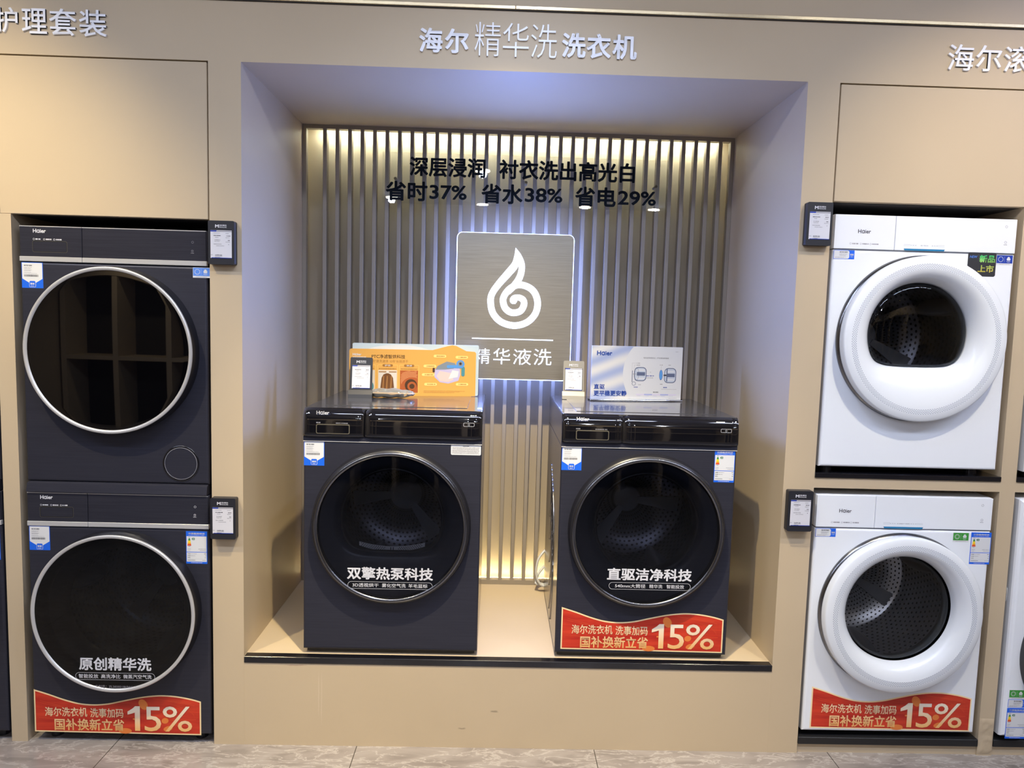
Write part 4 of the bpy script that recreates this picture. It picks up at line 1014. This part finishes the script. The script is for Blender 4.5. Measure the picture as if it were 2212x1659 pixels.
# ------------------------------------------------------------------ display boards
def orange_board():
    t = thing('display_board', 'orange two layer display board standing on the niche dryer', 'display board', (-.573, .420, 1.1695), math.radians(9.3))
    Wd = .494
    b = MB(); b.prism(rrect(.012, Wd+.012, .001, .204, .006, 4), .008, .013, 'board_sky'); b.poly([(.09+.16*math.cos(a)*.95+.1, .15+.05*math.sin(a)) for a in [PI*k/20 for k in range(21)]], .0078, 'board_sky2'); plab(b.build('back_board', t), 'pale blue back board')
    pts = [(0, 0), (Wd, 0), (Wd, .172), (Wd-.005, .178), (.455, .180), (.415, .200), (.400, .2025), (.385, .200), (.322, .182), (.008, .182), (.003, .180), (0, .174)]
    b = MB(); b.prism(pts, 0, .006, 'board_orange'); y = lambda k: -.0003*k
    b.text('Hɑier', .013, .046, .155, .165, y(1), 'paper', .03); b.micro(.013, .065, .148, .003, y(1), 'paper')
    b.text('PTC净滤智烘科技', .085, .214, .1455, .1615, y(1), 'board_brown', .010)
    b.text("1小时'速洗速烘 10年'长效烘干", .072, .226, .129, .141, y(1), 'board_brown2', .0)
    def card(x0, x1, title):
        b.ring(rrect(x0, x1, .010, .121, .003, 3), .0009, y(1), 'board_tan'); b.poly(rrect((x0+x1)/2-.020, (x0+x1)/2+.020, .114, .1235, .0047, 5), y(2), 'board_brown2')
        if title: b.text(title, (x0+x1)/2-.011, (x0+x1)/2+.011, .1155, .1220, y(3), 'paper', .01)
        b.micro(x0+.006, x1-.006, .104, .0035, y(2), 'board_brown2')
        b.rect(x0+.003, x1-.003, .013, .100, y(2), 'board_pale')
    card(.028, .101, ''); card(.108, .186, '护衣'); card(.192, .268, '净滤')
    b.poly(circ(.083, .036, .011, 24, .018), y(3), 'teal')
    # coat
    b.rect(.113, .142, .0915, .0955, y(3), 'board_brown2'); b.rect(.152, .181, .0915, .0955, y(3), 'board_brown2')
    b.poly([(.118, .016), (.174, .016), (.168, .070), (.160, .083), (.150, .088), (.142, .088), (.131, .083), (.124, .070)], y(4), 'coat')
    for x in (.126, .140, .156): b.poly([(x, .016), (x+.006, .016), (x+.008, .078), (x+.004, .078)], y(5), 'coat2')
    # copper drum picture
    b.rect(.195, .265, .013, .100, y(3), 'copper')
    for k in range(9):
        r0 = .072-k*.0035; q = [(.242+r0*math.cos(a), .038+r0*.85*math.sin(a)) for a in [PI*.3+PI*.62*i/16 for i in range(17)]]; q2 = [(.242+(r0-.0015)*math.cos(a), .038+(r0-.0015)*.85*math.sin(a)) for a in [PI*.3+PI*.62*i/16 for i in range(17)]]
        for i in range(16):
            pp = [q[i], q[i+1], q2[i+1], q2[i]]
            if all(.196 < p[0] < .264 and .014 < p[1] < .099 for p in pp): b.poly(pp[::-1], y(4), 'copper2')
    b.poly(circ(.238, .042, .024, 30), y(5), 'board_brown'); b.poly(circ(.242, .038, .018, 30), y(6), 'copper'); b.poly(circ(.242, .038, .010, 24), y(7), 'board_brown')
    # machine drawing on the right
    b.poly([(.330, .075), (.352, .055), (.385, .050), (.425, .062), (.432, .085), (.430, .110), (.405, .125), (.350, .122), (.330, .105)], y(1), 'mach_lilac')
    b.poly([(.333, .105), (.342, .120), (.378, .138), (.410, .132), (.418, .118), (.405, .110), (.370, .106)], y(2), 'mach_grey')
    b.poly([(.338, .080), (.352, .060), (.385, .056), (.405, .066), (.395, .092), (.350, .100)], y(2), 'mach_pink')
    b.poly([(.385, .068), (.422, .076), (.426, .100), (.400, .104)], y(3), 'board_sky2')
    b.poly(rrect(.378, .438, .112, .124, .005, 4), y(3), 'mach_blue'); b.poly(circ(.432, .128, .0165, 28), y(4), 'mach_blue'); b.poly(circ(.432, .130, .010, 24), y(5), 'mach_grey'); b.poly(circ(.432, .130, .005, 18), y(6), 'board_brown')
    b.poly(rrect(.436, .450, .080, .118, .006, 4), y(3), 'teal'); b.poly(rrect(.322, .331, .094, .112, .003, 3), y(3), 'board_brown')
    for x0, z in ((.325, .153), (.412, .150), (.286, .113), (.280, .079), (.290, .041), (.415, .042)):
        b.poly(rrect(x0, x0+.050, z, z+.011, .0054, 5), y(2), 'board_tan'); b.micro(x0+.012, x0+.044, z+.0035, .004, y(3), 'board_brown2')
    for zz in (.0195, .016, .0125): b.micro(.288, .452-(.0195-zz)*6, zz, .0013, y(1), 'board_brown2')
    plab(b.build('front_board', t), 'orange printed front board')
orange_board()
def blue_board():
    t = thing('display_board', 'pale blue display board on a chrome foot standing on the niche washer', 'display board', (.372, .455, 1.1695), math.radians(7.0))
    Wd, H = .374, .218
    b = MB(); b.box(-.004, Wd+.004, -.012, .030, 0, .006, 'chrome', .002, 2); plab(b.build('foot', t), 'chrome foot bar')
    b = MB(); b.box(0, Wd, 0, .008, .0062, H, 'bb_base', .001, 1); y = lambda k: -.0003*k
    # large pale circle clipped to the board
    cx, cz, r = .292, .110, .163; pts = []
    pts = [(Wd-.001, .0075), (Wd-.001, H-.001)]
    a0 = math.acos(max(-1, min(1, (H-.001-cz)/r))); 
    lo_ = math.asin((H-.001-cz)/r); hi_ = PI+math.asin((cz-.0075)/r)
    for i in range(41):
        a = PI-lo_ + (hi_-(PI-lo_))*i/40; pts.append((cx+r*math.cos(a), cz+r*math.sin(a)))
    b.poly(pts, y(1), 'bb_circle')
    b.text('Hɑier', .020, .082, .180, .198, y(2), 'bb_blue', .03)
    b.text('直驱', .012, .056, .046, .066, y(2), 'bb_blue', .02); b.text('更平稳更安静', .012, .147, .019, .041, y(2), 'bb_blue', .024)
    b.text('电机皮带易老化', .211, .260, .170, .1765, y(2), 'inkgrey', .005); b.text('产生振动和噪音', .267, .316, .170, .1765, y(2), 'inkgrey', .005)
    b.micro(.343, .356, .1985, .002, y(2), 'inkgrey')
    def dr(x0, x1, zc, h):
        b.poly(rrect(x0, x1, zc-h/2, zc+h/2, .016, 6), y(2), 'bb_steel2'); b.poly(rrect(x0+.002, x1-.003, zc-h/2+.003, zc+h/2-.003, .014, 6), y(3), 'bb_steel')
        b.rect(x0+.010, x1-.006, zc-.006, zc+.008, y(4), 'bb_steel2'); b.rect(x0+.010, x1-.008, zc+.013, zc+.019, y(4), 'bb_circle'); b.rect(x0+.010, x1-.008, zc-.02, zc-.014, y(4), 'bb_circle')
    dr(.176, .226, .108, .056); b.ring(circ(.184, .108, .010, 24, .026), .001, y(5), 'bb_steel2'); b.rect(.170, .184, .1075, .1095, y(5), 'inkgrey')
    b.poly(rrect(.166, .1685, .076, .122, .001, 2), y(3), 'bb_steel2'); b.ring(circ(.175, .070, .008, 20), .0015, y(3), 'bb_steel2')
    dr(.300, .350, .104, .060); b.poly(circ(.286, .106, .0068, 28, .0205), y(3), 'mach_blue'); b.ring(circ(.286, .106, .0068, 28, .0205), .0012, y(4), 'bb_blue'); b.rect(.297, .309, .102, .108, y(5), 'inkdark'); b.rect(.309, .313, .080, .132, y(5), 'bb_steel2')
    for x0, x1, z in ((.185, .198, .150), (.185, .198, .142), (.280, .292, .144), (.316, .326, .144), (.194, .205, .064), (.284, .296, .067)): b.micro(x0, x1, z, .0032, y(2), 'inkgrey')
    for (a, c, d, e) in ((.165, .122, .165, .1515), (.174, .118, .174, .1435), (.286, .128, .286, .142)): b.rect(a, a+.0006, c, e, y(2), 'inkgrey')
    for (a, d, z) in ((.165, .184, .1515), (.174, .184, .1435)): b.rect(a, d, z, z+.0006, y(2), 'inkgrey')
    b.text('VS', .239, .245, .114, .118, y(2), 'inkgrey'); b.micro(.226, .257, .100, .0036, y(2), 'bb_blue'); b.micro(.229, .254, .092, .0028, y(2), 'inkgrey')
    b.micro(.176, .193, .054, .0036, y(2), 'bb_blue'); b.micro(.298, .315, .054, .0036, y(2), 'bb_blue'); b.micro(.290, .354, .048, .0012, y(2), 'inkgrey')
    b.micro(.257, .278, .0345, .0036, y(2), 'inkdark', .006)
    for i, c in enumerate(('bb_lav2', 'bb_lav', 'bb_lav2', 'bb_lav', 'bb_lav2')): b.rect(.186+i*.0335, .186+(i+1)*.0335, .024, .029, y(2), c); b.micro(.190+i*.0335, .206+i*.0335, .0205, .0013, y(2), 'bb_lav')
    b.micro(.322, .356, .012, .0014, y(2), 'inkgrey')
    b.build('board', t)
blue_board()

# ------------------------------------------------------------------ clear plastic pouch on the dryer
def pouch():
    b = MB(); nu, nv = 26, 12; rows = []
    rng = random.Random(3)
    for sgn in (1, -1):
        g = []
        for i in range(nu+1):
            u = i/nu; row = []
            wv_ = .030*(math.sin(PI*min(1, u*1.15+.02))**.5 if u < .87 else max(.05, (1-u)/.13)**.7)+.004
            for j in range(nv+1):
                v = -1+2*j/nv; h = .017*(1-v*v)**.6*(math.sin(PI*u)**.5)
                n = .0022*math.sin(u*23+v*3)+.0018*math.sin(v*9+u*11)
                z = .0175+sgn*h+(n if abs(v) < .99 and 0 < i < nu else 0)
                row.append(b.bm.verts.new((-.10+.20*u, v*wv_, max(.0006, z))))
            g.append(row)
        for i in range(nu):
            for j in range(nv):
                f = b.bm.faces.new((g[i][j], g[i+1][j], g[i+1][j+1], g[i][j+1])); f.smooth = True; f.material_index = b.mi('bag')
    o = b.build('plastic_pouch', None, (-.410, .375, 1.1695)); o.rotation_euler = (0, 0, math.radians(-3))
    tag(o, 'crumpled clear plastic pouch lying on the niche dryer before the orange board', 'plastic bag')
pouch()

# ------------------------------------------------------------------ hose behind the washer
b = MB()
for k, (zz, dx, yy) in enumerate(((.0, .0, .0), (.075, .008, .012))):
    pts = [(.236, .655+yy, .50-zz), (.215, .64+yy, .485-zz), (.198, .63+yy, .462-zz), (.190, .625+yy, .43-zz), (.190, .622+yy, .40-zz*.6), (.197, .62+yy, .372-zz*.3), (.212, .62+yy, .352), (.236, .62+yy, .345)]
    b.tube(smooth_path(pts, 5), .0052, 'hose', 8)
tag(b.build('drain_hose'), 'looped pale hose behind the left edge of the niche washer', 'hose')

# ------------------------------------------------------------------ the shop behind the camera (lamps and facing display)
for i, (x, y) in enumerate(LAMPS):
    b = MB(); b.prism(circ(x, y, .05, 24), 2.975, 2.9998, 'ceiling', axis='z'); b.prism(circ(x, y, .034, 20), 2.972, 2.976, 'lamp', axis='z')
    tag(b.build('ceiling_spotlight'), 'round ceiling spotlight over the display wall', 'ceiling light', 'spotlights over the display wall')
for i, (x, y) in enumerate(((-1.39, -5.6), (-.25, -5.95), (1.10, -5.9), (2.02, -5.95), (-.2, -3.8))):
    b = MB(); b.prism(circ(x, y, .075, 24), 2.985, 2.9998, 'lamp', axis='z')
    tag(b.build('ceiling_downlight'), 'round ceiling downlight across the aisle', 'ceiling light', 'downlights across the aisle')
b = MB(); b.box(-4.6, 4.6, -8.05, -8.0, 0, CEIL, 'wall'); struct(b, 'wall_front')
b = MB()
for k in range(14):
    x = -4.55+k*.70; b.box(x, x+.07, -5.6, -5.0, 0, 2.05, 'wall')
    if k < 13:
        b.box(x+.07, x+.70, -5.55, -5.5, 0, 2.05, 'recess'); b.box(x+.07, x+.70, -5.5, -5.0, .95, 1.0, 'wall')
b.box(-4.55, 4.62, -5.6, -4.98, 2.05, 2.4, 'wall'); struct(b, 'wall_facing_display')
# crumpled tape at the foot of the right pillar
b = MB(); rng = random.Random(11); g = []
for i in range(9):
    row = []
    for j in range(17):
        e = 0 if i in (0, 8) or j in (0, 16) else 1
        row.append(b.bm.verts.new((PD0+.001+.051*i/8, -.0006-e*rng.uniform(0, .0045), .006+.130*j/16)))
    g.append(row)
for i in range(8):
    for j in range(16):
        f = b.bm.faces.new((g[i][j], g[i+1][j], g[i+1][j+1], g[i][j+1])); f.material_index = b.mi('wall'); f.smooth = True
tag(b.build('wrinkled_tape'), 'crumpled beige tape around the foot of the pillar between the white stacks', 'tape')
